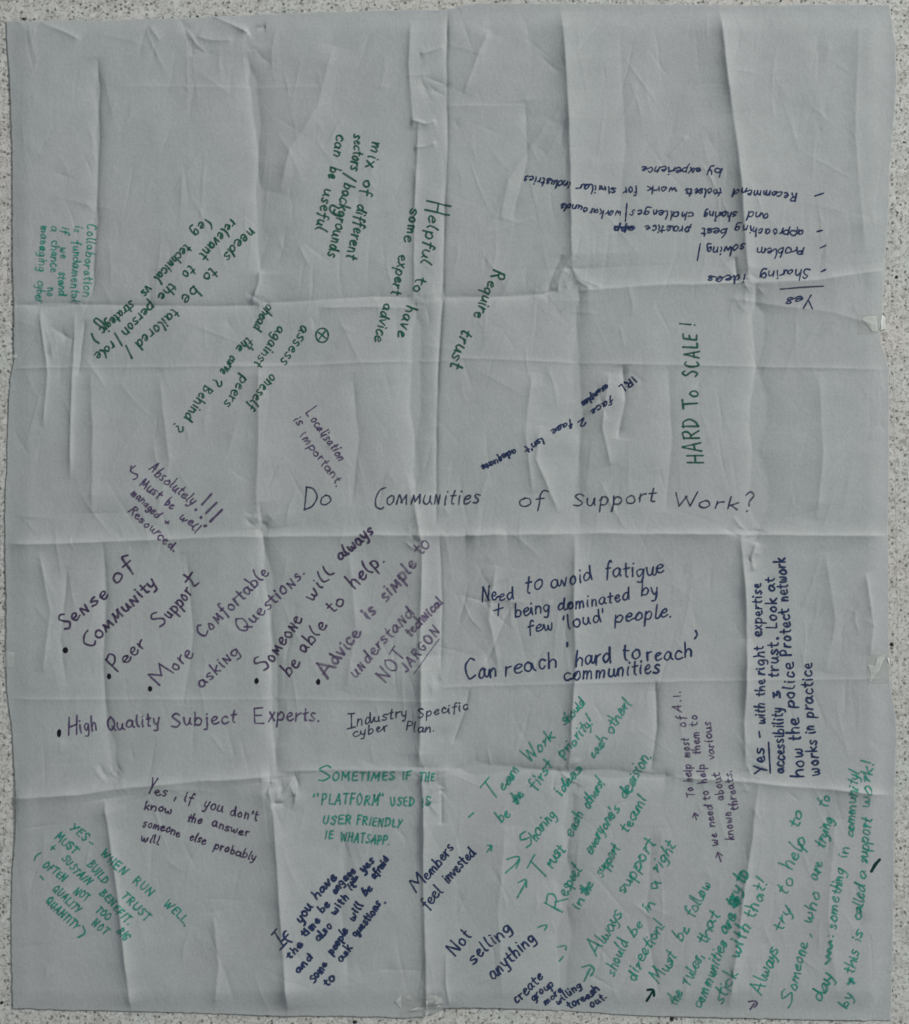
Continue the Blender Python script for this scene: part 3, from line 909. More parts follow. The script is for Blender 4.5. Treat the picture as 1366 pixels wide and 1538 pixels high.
note('large dark purple note reading Sense of community', 'plum', 3.5, [
    ('S', 98, 947, 110, 937.5, 14), ('ense', 112, 936, 163.5, 897, 11.5), ('of', 173.5, 877.5, 202, 853, 13), ('c', 134, 974.5, 147, 962, 14, dict(alt={'c': '(C'})),
    ('ommunity', 148, 961, 235, 877, 10.5)], slant=0.02, alt=ZIG, extra=[('bullet_dot', 'black', 'dot', (98.7, 976.5, 4.2, 4.6))])
note('dark purple note reading Peer Support', 'plum', 3.1, [
    ('P', 176.5, 1011, 188, 999, 16), ('eer', 189, 997, 219, 968, 11), ('S', 241, 945, 253, 932, 14), ('uppor', 255, 930, 290, 890, 11), ('t', 290, 890, 303, 872, 16)], slant=-0.02,
    extra=[('bullet_dot', 'black', 'dot', (164, 1016, 3.4, 4.4))])
note('purple note reading More comfortable asking Questions', 'purple', 3.0, [
    ('M', 240.5, 1031, 262, 1010, 14.5), ('ore', 264, 1008, 291, 984, 11), ('C', 305, 960, 316, 948, 11.5), ('omfortable', 317, 947, 405, 862, 11, dict(alt=ZIGH)),
    ('asking', 303, 1033, 361, 980, 10), ('Q', 365, 954, 380, 939, 14), ('uestions.', 381, 937, 458, 860, 10.5)], slant=0.0, alt=ZIG,
    extra=[('bullet_dot', 'black', 'dot', (226.2, 1034.4, 3.4, 4.2))])
note('dark purple note reading Someone will always be able to help', 'plum', 3.1, [
    ('S', 400, 1011, 408, 998, 14), ('omeone', 409, 996, 456, 930, 11), ('will', 468, 905, 503, 861, 11.5, dict(alt=ZIGH)), ('always', 513, 842, 562, 799, 9.5, dict(width=3.4)),
    ('be', 434, 1017, 452, 997, 12.5), ('able', 457, 983, 493, 941, 11.5), ('to', 501, 921, 518, 903, 11.5), ('help.', 533, 886, 579, 842, 12.5)], slant=0.0, alt=ZIGH,
    extra=[('bullet_dot', 'black', 'dot', (385.7, 1022.6, 3.2, 4.6))])
note('purple note reading Advice is simple to understand, technical jargon underlined', 'mauve', 3.2, [
    ('A', 491, 1019, 506, 1000, 14.5, dict(width=3.8)), ('dvice', 507, 999, 544, 952, 11.5, dict(width=3.6)), ('is', 555, 931, 566, 919, 11, dict(width=3.8)), ('simple', 580, 903, 627, 849, 11, dict(width=3.8)),
    ('to', 633, 834, 647, 819, 12), ('understand', 534, 1019, 623, 922, 10.5), ('NOT', 579, 1026, 609, 983, 12), ('technical', 617, 956, 666, 905, 8, dict(width=3.2)), ('JARGON', 612, 1010, 661, 948, 8.2)], slant=0.02, alt=ZIG,
    extra=[('bullet_dot', 'black', 'dot', (478.5, 1024, 3.4, 4.6)), ('underline', 'mauve', 'line', [([(622.5, 1011), (642, 984), (660, 960)], 1.8)])])
note('purple line reading High Quality Subject Experts', 'purple', 3.0, [
    ('H', 103, 1105, 118, 1102, 15.5), ('igh', 121, 1102, 146, 1098, 12), ('Q', 160, 1098, 175, 1096.5, 11.5), ('uality', 176, 1097, 241, 1090, 11), ('S', 259, 1092, 272, 1091, 11.5), ('ubject', 276, 1090, 355, 1083.5, 11.5),
    ('E', 380, 1084.5, 400, 1084, 14.5), ('xperts.', 403, 1084.5, 481, 1084, 12)], slant=0.06,
    extra=[('bullet_dot', 'black', 'dot', (89.5, 1101, 3.2, 6.2))])

note('blue-black note reading Industry Specific cyber Plan', 'biro', 2.4, [
    ('I', 521, 1095, 534, 1092.5, 13, dict(alt={'I': 'bI'})), ('ndustry', 536, 1090, 612.5, 1076, 9), ('Specific', 628, 1077, 703, 1066, 8),
    ('cyber', 531, 1107, 583, 1096.5, 7.5), ('Plan.', 610, 1096, 653, 1098, 8)], slant=0.18, join=True)

note('navy note reading Need to avoid fatigue and being dominated by loud people', 'navy', 2.8, [
    ('N', 723, 903.5, 737, 901, 12.5), ('eed', 738, 901, 772, 898, 11.5), ('to', 789, 891, 815, 887.5, 15), ('avoid', 829, 883, 889, 870, 12), ('fatigue', 909, 867, 997, 860, 13),
    ('+', 739, 928, 759, 923, 18), ('being', 774, 927, 826, 918.5, 11), ('dominated', 838, 917, 946, 901, 10.5), ('by', 963, 895, 989, 891, 12),
    ('few', 794, 951, 831, 945, 10.5), ("'loud'", 845, 946, 911, 934, 11.5), ('people.', 924, 935, 1010, 926, 11.5)], slant=0.12, join=True, jit=0.045)
note('larger navy note reading Can reach hard to reach communities', 'navy', 3.1, [
    ('C', 697, 1024, 717, 1020, 17.5), ('an', 719, 1019, 746, 1014, 13), ('reach', 759, 1014, 837, 1003.5, 13), ("'", 849, 989, 856, 988, 14), ('hard', 864, 999, 918, 995, 14), ('to', 935, 991, 962, 989, 14),
    ('reach', 971, 993, 1040, 985, 13), ('communities', 847, 1022, 991, 1010, 12)], slant=0.12, join=True, jit=0.045,
    lines=[[(1045.5, 947), (1048, 953), (1044.5, 959)]])

note('navy four-line note about the right expertise and trust, running up the sheet', 'navy', 3.2, [
    ('Y', 1153, 1162, 1150, 1146, 12), ('es', 1151, 1146, 1149, 1124, 10), ('-', 1147, 1108, 1146, 1098, 9, dict(width=2.6)), ('with', 1150.5, 1087, 1149, 1057, 9, dict(width=2.6)), ('the', 1149, 1045, 1148, 1020, 8.5, dict(width=2.6)),
    ('right', 1148.5, 1014, 1147, 970, 8.5, dict(width=2.6)), ('expertise', 1145, 956, 1143.5, 876, 9, dict(width=2.7)),
    ('accessibility', 1177.5, 1161, 1174, 1063, 9), ('&', 1172, 1048, 1171, 1035, 9), ('trust', 1171, 1018, 1170, 965, 10), ('Look', 1167.5, 944, 1166, 899, 9), ('at', 1165, 888, 1164, 868, 9),
    ('how', 1208, 1167, 1206, 1124, 11), ('the', 1202.5, 1113, 1201, 1079, 10.5), ('police', 1194, 1064, 1192, 995, 9.5), ('Protect', 1190, 985, 1186, 914, 9.5), ('network', 1184.5, 903, 1179.5, 838, 9.5),
    ('works', 1232, 1165, 1228, 1112, 9.5), ('in', 1225.5, 1102, 1224.5, 1090, 9.5), ('practice', 1222, 1079, 1220.5, 996, 10)], slant=0.05, alt={'e': 'et'}, jit=0.045,
    dots=[(1169, 959, 2.4)], extra=[('underline', 'navy', 'line', [([(1157.5, 1161), (1155, 1115)], 2.6)])])

note('small purple-blue note about known threats beside the navy expertise note', 'purple', 2.3, [
    ('To', 1044, 1196, 1042, 1182), ('help', 1039.5, 1174, 1037, 1148), ('most', 1037, 1138, 1034.5, 1109), ('of', 1031, 1092, 1029, 1075, 7.5), ('A.I.', 1024.5, 1070, 1020.5, 1038, 6.5),
    ('we', 1079, 1270, 1077, 1251), ('need', 1073.5, 1241, 1070.5, 1209), ('to', 1067, 1201, 1066, 1187), ('help', 1060.5, 1175, 1058.5, 1148), ('them', 1053, 1133, 1051, 1099), ('to', 1047, 1091, 1046, 1073),
    ('known', 1102.5, 1261, 1096.5, 1219), ('about', 1087.5, 1202, 1081.5, 1160), ('various', 1074.5, 1141, 1067, 1084), ('threats.', 1109, 1216, 1099, 1157)], xh=7, slant=0.08, jit=0.06,
    extra=[('arrow', 'purple', 'line', arrow((1046.5, 1231), (1043.5, 1221), 7, 2.1)), ('arrow', 'purple', 'line', arrow((1083, 1293.5), (1078.5, 1280), 8, 2.2))])

note('teal capitals reading Yes when run well, slanting down in the lower left', 'teal', 3.0, [
    ('YES', 106, 1244, 128, 1264, 7.2), ('-', 132, 1266, 138, 1271, 7), ('WHEN', 151, 1281, 187, 1314, 7), ('RUN', 199.5, 1325, 226, 1347, 7), ('WELL.', 245, 1358, 279, 1391, 7),
    ('MUST', 83, 1258, 112, 1283, 7), ('BUILD', 131, 1299, 157, 1328, 7), ('TRUST', 183, 1345, 220, 1384, 7), ('+', 74, 1274, 80, 1279, 9), ('SUSTAIN', 93, 1290, 132, 1329, 6.6),
    ('BENEFIT.', 150, 1342, 194, 1388, 6.6), ('OFTEN', 64, 1301, 95, 1325, 6.6), ('NOT', 110, 1341, 129, 1355, 6.6), ('TOO', 144.5, 1367, 162, 1382, 6.6), ('BIG', 177, 1397, 188, 1412, 7),
    ('QUALITY', 78.5, 1336, 117, 1372, 6.6), ('NOT', 137.5, 1388, 158, 1404, 6.6), ('QUANTITY', 69, 1354, 114, 1397, 6.6)], slant=0.08, jit=0.06,
    lines=[[(61.5, 1281), (55, 1285), (52, 1292)], [(61, 1316), (65.5, 1321)], [(125, 1391), (128, 1401), (118, 1408)]])

note('dark plum note reading Yes, if you do not know the answer', 'plum', 2.7, [
    ('Y', 223, 1190, 232, 1191.5, 13), ('es', 233, 1192, 252, 1195, 9), (',', 263, 1199, 266, 1200, 14), ('if', 277, 1202, 290, 1205, 9), ('you', 306, 1212.5, 334, 1219, 9.5), ("don't", 346, 1224, 387, 1232, 8),
    ('know', 217, 1214.5, 258, 1224, 7), ('the', 281, 1233, 303, 1237), ('answer', 318, 1240, 373, 1256), ('someone', 215, 1240.5, 270, 1257), ('else', 284.5, 1260.5, 308, 1268),
    ('probably', 321, 1275, 383, 1293), ('will', 211.5, 1261, 238.5, 1269)], xh=7, slant=0.06, jit=0.06)

note('teal capitals beginning Sometimes if the platform used', 'teal', 3.0, [
    ('S', 478, 1173, 496, 1172.5, 12.5), ('OMETIMES', 499, 1172, 594, 1170.5, 7.4), ('IF', 605, 1171, 617, 1170.5, 7.4), ('THE', 630, 1173, 653, 1173, 7.4),
    ('"', 470, 1207, 480, 1206, 9.5), ('PLATFORM', 483, 1208, 569, 1209.5, 9.2), ('"', 569, 1208, 579, 1208, 9), ('USED', 586.5, 1210, 623, 1209.5, 7.2), ('IS', 634, 1211, 648, 1210, 7.2),
    ('USER', 484, 1238, 528, 1236.5, 7.4), ('FRIENDLY', 536, 1238, 604, 1243, 7.2), ('IE', 488, 1260, 501, 1260, 7.2), ('WHATSAPP.', 511, 1263.5, 585, 1269, 7.8)], slant=0.1, jit=0.06)

note('bold navy five-line note beginning If you have the time', 'navy', 3.6, [
    ('I', 422, 1424, 432, 1415, 14, dict(alt={'I': 'bI'}, width=2.8)), ('f', 432, 1416, 441, 1407, 9), ('you', 452.5, 1385, 470, 1363, 8.5), ('have', 476, 1350, 506, 1320, 8.5),
    ('the', 437.5, 1439, 456, 1418), ('time', 459.5, 1407, 481, 1383), ('be', 484, 1372, 496, 1359), ('engage', 504, 1344, 535, 1310),
    ('and', 449.5, 1461, 470, 1437), ('also', 480, 1415, 499.5, 1392), ('with', 504, 1376, 525, 1350), ('it', 528, 1340, 536, 1331), ('=', 534.5, 1329, 541, 1320, 8), ('yes', 546, 1311, 563, 1294),
    ('Some', 473.5, 1476, 492, 1449), ('people', 500, 1435, 521.5, 1399), ('will', 530.5, 1385, 546, 1360), ('be', 549, 1346, 560, 1336), ('afraid', 563.5, 1321, 584, 1291),
    ('to', 493, 1482, 503, 1469), ('ask', 513, 1446, 528.5, 1424), ('questions', 534.5, 1409, 572, 1358)], xh=6.8, slant=0.08, join=True, jit=0.07, asc=0.85, dots=[(579, 1356, 1.8)])

note('navy note reading Members feel invested', 'navy', 3.1, [
    ('M', 625.5, 1341, 642, 1322, 12), ('embers', 643, 1321, 683, 1274, 9.5), ('feel', 643, 1366, 666, 1339, 10), ('invested', 674, 1327, 715, 1282, 9.5)], slant=0.08, join=True, jit=0.05)
note('navy note reading Not selling anything', 'navy', 3.1, [
    ('N', 682, 1437, 694, 1423, 12), ('ot', 695, 1422, 709, 1406, 11), ('selling', 710.5, 1448, 769.5, 1395, 10.5), ('anything', 741, 1471, 805, 1411, 11)], slant=0.06, join=True, jit=0.05)
note('navy note reading create group, willing to reach out, at the lower rim', 'navy', 2.9, [
    ('create', 776, 1508, 817, 1469, 9), ('group', 801.5, 1505, 832.5, 1481, 7), ('more', 820, 1511, 846, 1490, 6.5), ('willing', 839, 1511, 874, 1482, 6.5),
    ('to', 857.5, 1517, 867, 1508, 7), ('reach', 870.5, 1510, 900, 1486, 7), ('out.', 890, 1516, 912, 1498, 7)], slant=0.08, join=True, jit=0.06)

# teal list: one note per bullet
T = dict(slant=0.18, join=True, jit=0.085, gap=0.13, ang=0.45, asc=1.2, alt={'r': 'rs'})
note('teal list entry reading Team work should be the first priority', 'teal', 2.9, [
    ('T', 741, 1203, 754, 1190, 16), ('eam', 755, 1188, 783, 1159, 10), ('W', 794, 1146, 809, 1131, 12), ('ork', 810, 1130, 834, 1107, 9.5), ('should', 848.5, 1088, 880, 1055, 8),
    ('be', 754, 1236, 766, 1222, 9.5), ('the', 776, 1208, 787, 1194, 8, dict(width=3.6)), ('first', 805, 1187, 832, 1151, 9.5), ('priority!', 845, 1137, 891, 1086, 9)],
    extra=[('dash', 'teal', 'line', [([(704.6, 1227), (711.5, 1221)], 2.9)])], **T)
note('teal list entry reading Sharing ideas with each other', 'teal', 2.9, [
    ('S', 795, 1275, 804, 1264, 12.5), ('haring', 805, 1263, 836, 1225, 9.5), ('ideas', 843.5, 1197, 878, 1157, 9), ('each', 892.5, 1141, 913, 1110, 8.5), ('other!', 919.5, 1103, 948, 1056, 9.5)],
    extra=[('arrow', 'teal', 'line', [([(732, 1279), (738, 1271)], 2.8), ([(733, 1269), (739, 1270), (738, 1277)], 2.8)]), ('arrow', 'teal', 'line', [([(760, 1310), (775, 1297), (780, 1290)], 2.6), ([(762, 1290), (776, 1286), (781, 1290), (776, 1303)], 2.6)])], **T)
note('teal list entry reading Trust each others', 'teal', 3.0, [
    ('T', 818, 1326, 829, 1308, 17), ('rust', 830, 1306, 849, 1276, 11), ('each', 860.5, 1259, 877.5, 1223, 8.5), ('others!', 884, 1216, 909.5, 1177, 8.5)],
    extra=[('arrow', 'teal', 'line', [([(777.5, 1348), (790, 1325)], 2.8), ([(779, 1325), (790, 1321), (791, 1332)], 2.8)])], **T)
note("teal list entry reading Respect everyone's decision in the support team", 'teal', 2.9, [
    ('R', 843, 1375, 854, 1350, 16.5), ('espect', 854, 1349, 874, 1306, 10), ("everyone's", 889, 1285, 931, 1214, 9), ('decision.', 939.5, 1200, 979, 1137, 10),
    ('in', 869, 1367, 877.5, 1351, 8), ('the', 880.5, 1346, 892, 1329, 7.5, dict(width=3.4)), ('support', 904, 1317, 931, 1274, 9), ('team!', 943, 1253, 972, 1200, 9)],
    extra=[('arrow', 'teal', 'line', [([(809, 1393), (817, 1390), (822, 1391), (819, 1397)], 2.4)]), ('arrow', 'teal', 'line', [([(841, 1445), (847, 1438)], 2.6), ([(838, 1424), (850, 1422), (851, 1428)], 2.4)])], **T)
note('teal list entry reading Always support should be in a right direction', 'teal', 2.9, [
    ('A', 897, 1439, 908, 1420, 13), ('lways', 909, 1418, 935, 1374, 10), ('support', 938, 1344, 985, 1267, 10),
    ('should', 922.5, 1467, 945, 1417, 9.5), ('be', 953, 1408, 967.5, 1390, 9.5), ('in', 973, 1371, 983, 1356, 9), ('a', 985, 1339, 993.5, 1328, 9), ('right', 988.5, 1312, 1015.5, 1270, 9.5),
    ('direction!', 953, 1475, 999, 1390, 9.5)],
    extra=[('arrow', 'teal', 'line', [([(878, 1474), (887, 1455)], 3.0), ([(875, 1453), (887, 1450), (893, 1457), (888, 1466)], 3.0)])], **T)
note('teal list entry reading Must be follow the rules that communities are', 'teal', 2.9, [
    ('M', 991, 1481, 1001, 1464, 12), ('ust', 1002, 1462, 1018, 1436, 10), ('be', 1024.5, 1414, 1037, 1396, 10), ('follow', 1042, 1378, 1069, 1328, 10),
    ('the', 1016, 1511, 1026.5, 1491, 9), ('rules,', 1036, 1481, 1055, 1434, 9.5), ('that', 1060.5, 1419, 1080, 1373, 10), ('communities', 1053.5, 1517, 1091.5, 1415, 9.5),
    ('are', 1091, 1402, 1105.5, 1376, 9, dict(width=3.5)), ('try', 1103, 1362, 1114, 1334, 9, dict(width=3.4)), ('to', 1117, 1328, 1125, 1310, 11, dict(width=4.0)),
    ('stick', 1086, 1509, 1107, 1460, 10), ('with', 1107.5, 1439, 1126.5, 1390, 11, dict(width=3.6)), ('that!', 1133, 1380, 1152, 1325, 11)],
    lines=[([(1096, 1352), (1108, 1345), (1098, 1358), (1110, 1349), (1101, 1362), (1111, 1354)], 3.6)],
    extra=[('arrow', 'deep', 'line', [([(972, 1504), (981, 1489)], 3.4), ([(973, 1487), (982, 1487), (983, 1496)], 3.2)])], **T)
note('largest teal list entry, about always trying to help someone in the community', 'teal', 2.9, [
    ('A', 1143, 1498, 1151, 1478, 14), ('lways', 1152, 1475, 1170, 1426, 11), ('try', 1174.5, 1400, 1191, 1367, 11), ('to', 1181, 1346, 1193, 1322, 11), ('help', 1191, 1308, 1211, 1262, 11), ('to', 1197.5, 1245, 1209, 1222, 10),
    ('S', 1186, 1516, 1194, 1492, 11), ('omeone', 1195, 1488, 1215.5, 1418, 9), (',', 1218, 1408, 1220, 1401, 10), ('who', 1219, 1388, 1233, 1343, 9), ('are', 1228.5, 1323, 1237.5, 1297, 8.5), ('trying', 1238, 1274, 1251.5, 1231, 9), ('to', 1241.5, 1215, 1250, 1199, 9.5),
    ('day', 1234, 1506, 1251, 1464, 11), (':', 1250, 1411, 1252, 1404, 9), ('some', 1257, 1397, 1263, 1347, 10), ('thing', 1262.5, 1344, 1269.5, 1308, 9), ('in', 1272.5, 1290, 1275.5, 1272, 8), ('community!', 1281.5, 1259, 1291, 1159, 9),
    ('by', 1273, 1517, 1282.5, 1496, 9.5), ('this', 1284, 1463, 1291, 1427, 9), ('is', 1292, 1416, 1296, 1399, 8.5), ('called', 1295, 1383, 1300.5, 1331, 9), ('a', 1300.5, 1321, 1301.5, 1310, 8), ('support', 1303, 1298, 1310, 1230, 9.5),
    ('work!', 1307, 1214, 1312.5, 1146, 9.5)],
    lines=[([(1241, 1447), (1247, 1440), (1242, 1436), (1248, 1431), (1244, 1427), (1250, 1421), (1246, 1415), (1249, 1413)], 3.8), ([(1274, 1477), (1281, 1470), (1276, 1470), (1283, 1476)], 4.0)],
    extra=[('arrow', 'purple', 'line', [([(1128, 1517), (1134, 1508)], 2.4), ([(1125, 1505), (1135, 1504), (1138, 1509), (1134, 1514)], 2.4)])], **T)

_k = Ink()
_k.stroke(crspline([(1322.5, 1292), (1316, 1299), (1310, 1309)], 1.0), 4.6)
_k.build('ink_dash', INK['deep'], paper, 'short thick deep green dash under the word support near the right rim')

# upside-down navy list
UD = dict(slant=0.14, join=True, jit=0.09, gap=0.16, ang=0.35)
note('navy upside-down list headed Yes, in the upper right', 'navy', 2.5, [
    ('Y', 1222, 443, 1207, 445, 11.5), ('es', 1206, 446, 1181, 449, 8.5), ('Sharing', 1217, 404, 1142, 408, 8), ('ideas', 1119, 413, 1064.5, 414.5, 7.5),
    ('Problem', 1210.5, 370.5, 1137, 372.5, 7.8), ('solving', 1119, 368, 1061.5, 371, 7.2),
    ('approaching', 1208.5, 346.5, 1104, 339.5, 7), ('best', 1094, 344, 1055, 341.5, 7.2), ('practice', 1038.5, 340, 970, 338, 7), ('app', 953.5, 340, 924, 339, 6.4, dict(width=3.2)),
    ('and', 1155, 321, 1123, 319, 7), ('sharing', 1106.5, 319, 1058.5, 318, 6.8), ('challenges', 1043, 319.5, 949, 314.5, 7), ('workarounds', 934.5, 317.5, 843, 307, 6.8),
    ('Recommend', 1198, 289.5, 1101, 285, 7), ('toolsets', 1085, 284, 1030, 283, 7), ('work', 1017, 281, 974, 280, 6.8), ('for', 958, 281, 937, 282.5, 7), ('similar', 926, 281.5, 868, 277.5, 6.8), ('industries', 858, 275.5, 789, 263, 6.8),
    ('by', 1085, 253, 1063.5, 252, 7.5), ('experience', 1053.5, 251.5, 966, 249, 7)],
    lines=[[(1052.5, 365.5), (1048, 391)], [(942, 305.5), (940, 332)], ([(950, 342), (926, 341)], 3.2)],
    extra=[('dash', 'navy', 'line', [([(1240, 405), (1234, 408)], 2.6)]), ('dash', 'navy', 'line', [([(1240.5, 368.5), (1233, 372)], 2.6)]), ('dash', 'navy', 'line', [([(1235.5, 346), (1228, 347.5)], 2.6)]),
           ('dash', 'navy', 'line', [([(1237.5, 290), (1225, 294)], 2.6)]), ('underline', 'biro', 'line', [([(1236, 430.5), (1205, 432), (1172, 434.5)], 2.2)])], **UD)

# ------------------------------------------------------------------ sticky tape on the rims
M_TAPE = tape_material('clear_tape', (0.62, 0.64, 0.58), 0.20, 0.22, 0.45)
M_TAPE_GLARE = tape_material('loose_tape_glare', (0.84, 0.87, 0.82), 0.52, 0.3, 0.3)  # glare on unstuck tape, painted as a pale half-opaque tint
M_TAPE_WHITE = tape_material('white_tape_and_glare', (0.90, 0.92, 0.88), 0.95, 0.3, 0.4)  # white tape ends, and glare painted white on an air pocket

def sheet_in(u, v):
    vb = np.interp(u, [p[0] for p in BOT], [p[1] for p in BOT])
    ul = np.interp(v, [p[1] for p in LEFT], [p[0] for p in LEFT])
    ur = np.interp(v, [p[1] for p in RIGHT], [p[0] for p in RIGHT])
    return min((u-ul), (ur-u), (vb-v))

def drape(name, poly, mat, parent, lift, crink=0.0, seed=1, label=None, step=2.0):
    """film laid over the sheet's rim and down on the floor, cut to an outline"""
    P = np.array(poly, float)
    q = random.Random(seed)
    c = P.mean(0)
    # dense rings from the centre to the outline
    Q = []
    for a, b in zip(P, np.roll(P, -1, 0)):
        n_ = max(2, int(np.hypot(*(b-a))/step))
        for k in range(n_):
            Q.append(a+(b-a)*k/n_)
    Q = np.array(Q)
    rings = max(4, int(np.abs(Q-c).max()/step))
    ph = [q.uniform(0, 6.28) for _ in range(4)]
    def zz(u, v):
        d = sheet_in(u, v)
        k = min(1, max(0, (d+2.5)/5.0))
        base_ = k*float(relief(u, v))+(1-k)*0.25
        cr = 0
        if crink:
            cr = crink*(abs(math.sin(u*0.06+v*0.16+ph[0]))**6+abs(math.sin(u*0.05-v*0.13+ph[1]))**8)
        return (max(base_, 0.25)+lift+cr)*S
    vs_ = [W(c[0], c[1], zz(*c))]
    m = len(Q)
    for r_ in range(1, rings+1):
        for p in Q:
            x = c+(p-c)*r_/rings
            vs_.append(W(x[0], x[1], zz(*x)))
    fs = [(0, 1+(i+1) % m, 1+i) for i in range(m)]
    for r_ in range(rings-1):
        a = 1+r_*m
        for i in range(m):
            j = (i+1) % m
            fs.append((a+i, a+j, a+m+j, a+m+i))
    o = mesh_obj(name, vs_, fs, mat, parent)
    if label: o['label'] = label
    return o

tp = drape('tape_piece', [(604, 1494), (641, 1488), (665, 1500), (668, 1520), (642, 1526), (636, 1533), (604, 1533)], M_TAPE, None, 1.0, 0.9, 3, step=1.4)
tag(tp, 'crinkled clear sticky tape over the lower rim of the sheet', 'tape', 'tape pieces on the rims of the sheet')
drape('loose_corner_glare', [(594, 1504), (603, 1494), (603, 1515), (598, 1510)], M_TAPE_GLARE, tp, 1.2, 0.4, 4, step=1.5)  # loose film with its glare painted in pale
drape('air_pocket_glare', [(616, 1517), (628, 1512), (637, 1513), (634, 1516), (624, 1517)], M_TAPE_GLARE, tp, 3.4, 0.5, 5, step=1.5)  # glare where the tape has lifted, laid on as a pale patch
drape('air_pocket_glare', [(652, 1505), (663, 1496), (666, 1504), (657, 1507)], M_TAPE_GLARE, tp, 3.4, 0.5, 6, step=1.5)
drape('air_pocket_glare', [(655, 1512), (660, 1508), (665, 1512), (660, 1511)], M_TAPE_WHITE, tp, 3.6, 0.2, 7, step=1.5)  # glint on the lifted tape, painted white
drape('air_pocket_glare', [(640, 1500), (643, 1500), (644, 1524), (638, 1529), (641, 1520)], M_TAPE_GLARE, tp, 3.2, 0.3, 8, step=1.5)

tp = drape('tape_piece', [(1288, 472), (1322, 470), (1333, 472), (1333, 500), (1290, 502)], M_TAPE, None, 0.9, 0.3, 9)
tp['label'] = 'torn clear tape with a white end on the upper right rim'
tag(tp, None, 'tape', 'tape pieces on the rims of the sheet')
drape('loose_corner_glare', [(1294, 480), (1302, 476), (1316, 475), (1318, 497), (1310, 498), (1303, 488)], M_TAPE_GLARE, tp, 1.3, 0.3, 10)  # unstuck film, its whitish glare put into the colour
drape('tape_end', [(1325.5, 472), (1331.5, 476), (1332, 494), (1324.5, 495)], M_TAPE_WHITE, tp, 1.3, 0.2, 11)

tp = drape('tape_piece', [(1303, 982), (1338, 982), (1339, 1026), (1303, 1026)], M_TAPE, None, 0.9, 0.4, 12)
tp['label'] = 'clear tape with a slanting pale streak of glare on the right rim'
tag(tp, None, 'tape', 'tape pieces on the rims of the sheet')
drape('air_pocket_glare', [(1318, 987), (1331, 983), (1320, 1008), (1313, 1014), (1309, 1022), (1305, 1024), (1308, 1012), (1304, 998), (1314, 1000)], M_TAPE_GLARE, tp, 1.3, 0.3, 13)  # slanting glare on unstuck tape, put in as a pale shape
drape('tape_end', [(1333.5, 988), (1337, 988), (1338, 998), (1336, 996)], M_TAPE_WHITE, tp, 1.3, 0.1, 14, step=1.2)

tp = drape('tape_piece', [(5, 979), (21, 980), (20, 1002), (5, 1003)], M_TAPE_GLARE, None, 0.9, 0.3, 15)
tp['label'] = 'small pale square of tape on the left rim of the sheet'
tag(tp, None, 'tape', 'tape pieces on the rims of the sheet')

tp = drape('tape_piece', [(18, 534), (24, 531), (26, 536), (21, 538)], M_TAPE_WHITE, None, 0.9, 0.2, 16, step=1.0)
tp['label'] = 'tiny white scrap of tape at the left rim above the green wrinkles'
tp['label'] = 'tiny white scrap of tape on the left rim of the sheet, higher than the square'
tag(tp, None, 'tape', 'tape pieces on the rims of the sheet')

# ------------------------------------------------------------------ grit on the floor and a scratch in it
m_, nt_, out_ = new_mat('dark_grit')
b_ = N(nt_, 'ShaderNodeBsdfPrincipled', Roughness=0.7)
n_ = N(nt_, 'ShaderNodeTexNoise', Scale=900.0)
tc_ = N(nt_, 'ShaderNodeTexCoord')
nt_.links.new(tc_.outputs['Object'], n_.inputs['Vector'])
r_ = ramp(nt_, [(0.3, (0.010, 0.010, 0.009)), (0.7, (0.035, 0.033, 0.03))])
nt_.links.new(n_.outputs['Fac'], r_.inputs['Fac'])
nt_.links.new(r_.outputs['Color'], b_.inputs['Base Color'])
nt_.links.new(b_.outputs[0], out_.inputs['Surface'])
M_GRIT = m_

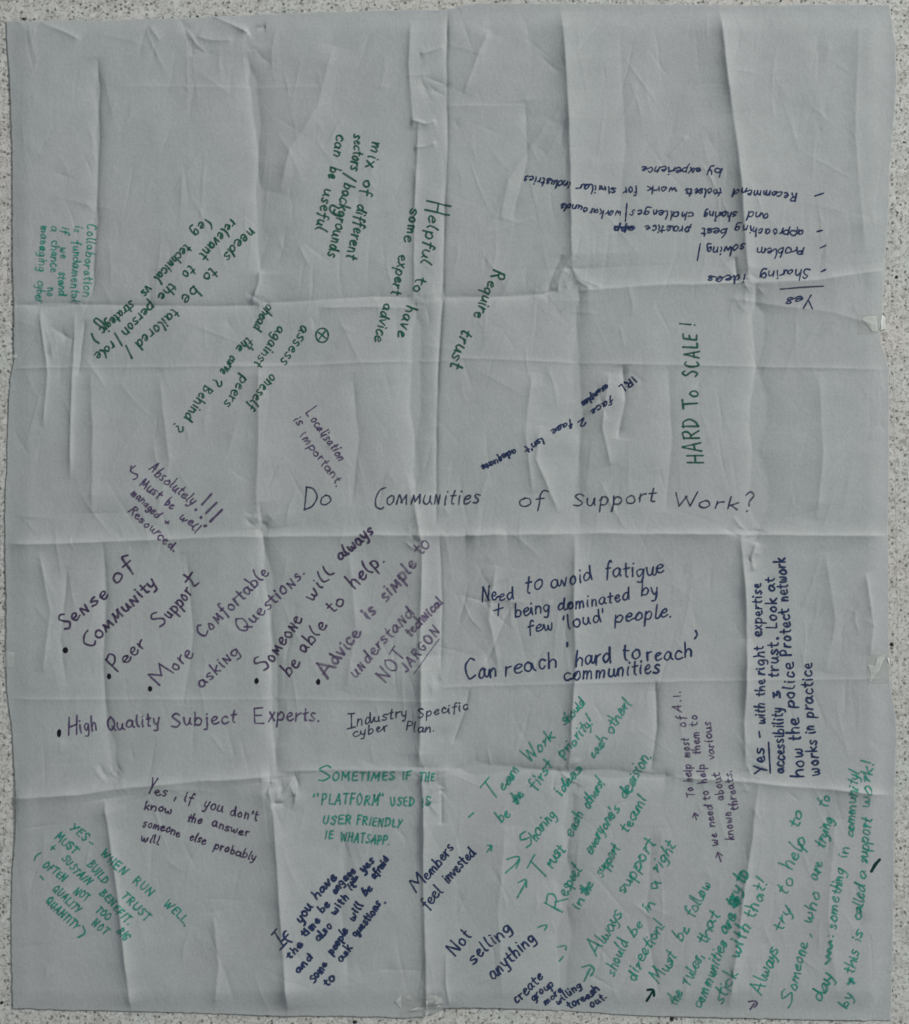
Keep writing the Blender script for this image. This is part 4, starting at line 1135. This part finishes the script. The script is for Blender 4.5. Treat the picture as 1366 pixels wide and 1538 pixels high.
def grit(u, v, r, label, seed):
    q = random.Random(seed)
    vs_, fs = [], []
    n1, n2 = 10, 5
    for j in range(n2+1):
        a = math.pi/2*j/n2
        for i in range(n1):
            t_ = 2*math.pi*i/n1
            k = q.uniform(0.8, 1.15)
            vs_.append((r*S*k*math.cos(a)*math.cos(t_), r*S*k*math.cos(a)*math.sin(t_), r*S*0.45*math.sin(a)*k))
    for j in range(n2):
        for i in range(n1):
            a, b = j*n1+i, j*n1+(i+1) % n1
            fs.append((a, b, b+n1, a+n1))
    o = mesh_obj('grit', vs_, fs, M_GRIT)
    o.location = W(u, v, 0.0)
    tag(o, label, 'grit', 'dark specks of grit on the floor')
grit(1010.5, 1529+3, 3.4, 'black speck of grit on the floor under the lower rim of the sheet', 1)
grit(533, 1537, 3.0, 'dark speck of grit at the very bottom, left of the crinkled tape', 2)
grit(1341.5, 968, 3.0, 'black speck of grit by the right rim, just above the streaked tape', 3)
grit(1349, 415, 2.6, 'dark speck of grit right of the sheet, above the white tape end', 4)
grit(34.5, 26.5, 2.2, 'dark speck of grit above the sheet at its upper left corner', 5)
grit(1, 1508, 2.6, 'dark speck of grit left of the sheet near its lower left corner', 6)

m_, nt_, out_ = new_mat('pale_scratch')
b_ = N(nt_, 'ShaderNodeBsdfPrincipled', Roughness=0.5)
n_ = N(nt_, 'ShaderNodeTexNoise', Scale=300.0, Detail=2.0)
tc_ = N(nt_, 'ShaderNodeTexCoord')
nt_.links.new(tc_.outputs['Object'], n_.inputs['Vector'])
r_ = ramp(nt_, [(0.35, (0.66, 0.65, 0.61)), (0.7, (0.86, 0.85, 0.82))])
nt_.links.new(n_.outputs['Fac'], r_.inputs['Fac'])
nt_.links.new(r_.outputs['Color'], b_.inputs['Base Color'])
t_ = N(nt_, 'ShaderNodeBsdfTransparent')
x_ = N(nt_, 'ShaderNodeMixShader')
x_.inputs[0].default_value = 0.55
nt_.links.new(t_.outputs[0], x_.inputs[1]); nt_.links.new(b_.outputs[0], x_.inputs[2])
nt_.links.new(x_.outputs[0], out_.inputs['Surface'])
M_SCR = m_
_q = random.Random(3)
vs_, fs = [], []
for k in range(70):
    v = 560+k*8.0
    u = 1344.5+(v-560)*0.017+_q.gauss(0, 0.15)
    w = 0.9+_q.uniform(-0.35, 0.35)
    vs_ += [W(u-w, v, 0.00012), W(u+w, v, 0.00012)]
for k in range(69):
    fs.append((2*k+2, 2*k+3, 2*k+1, 2*k))
sc_ = mesh_obj('scratch', vs_, fs, M_SCR, fl, smooth=False)
tag(sc_, kind='structure')
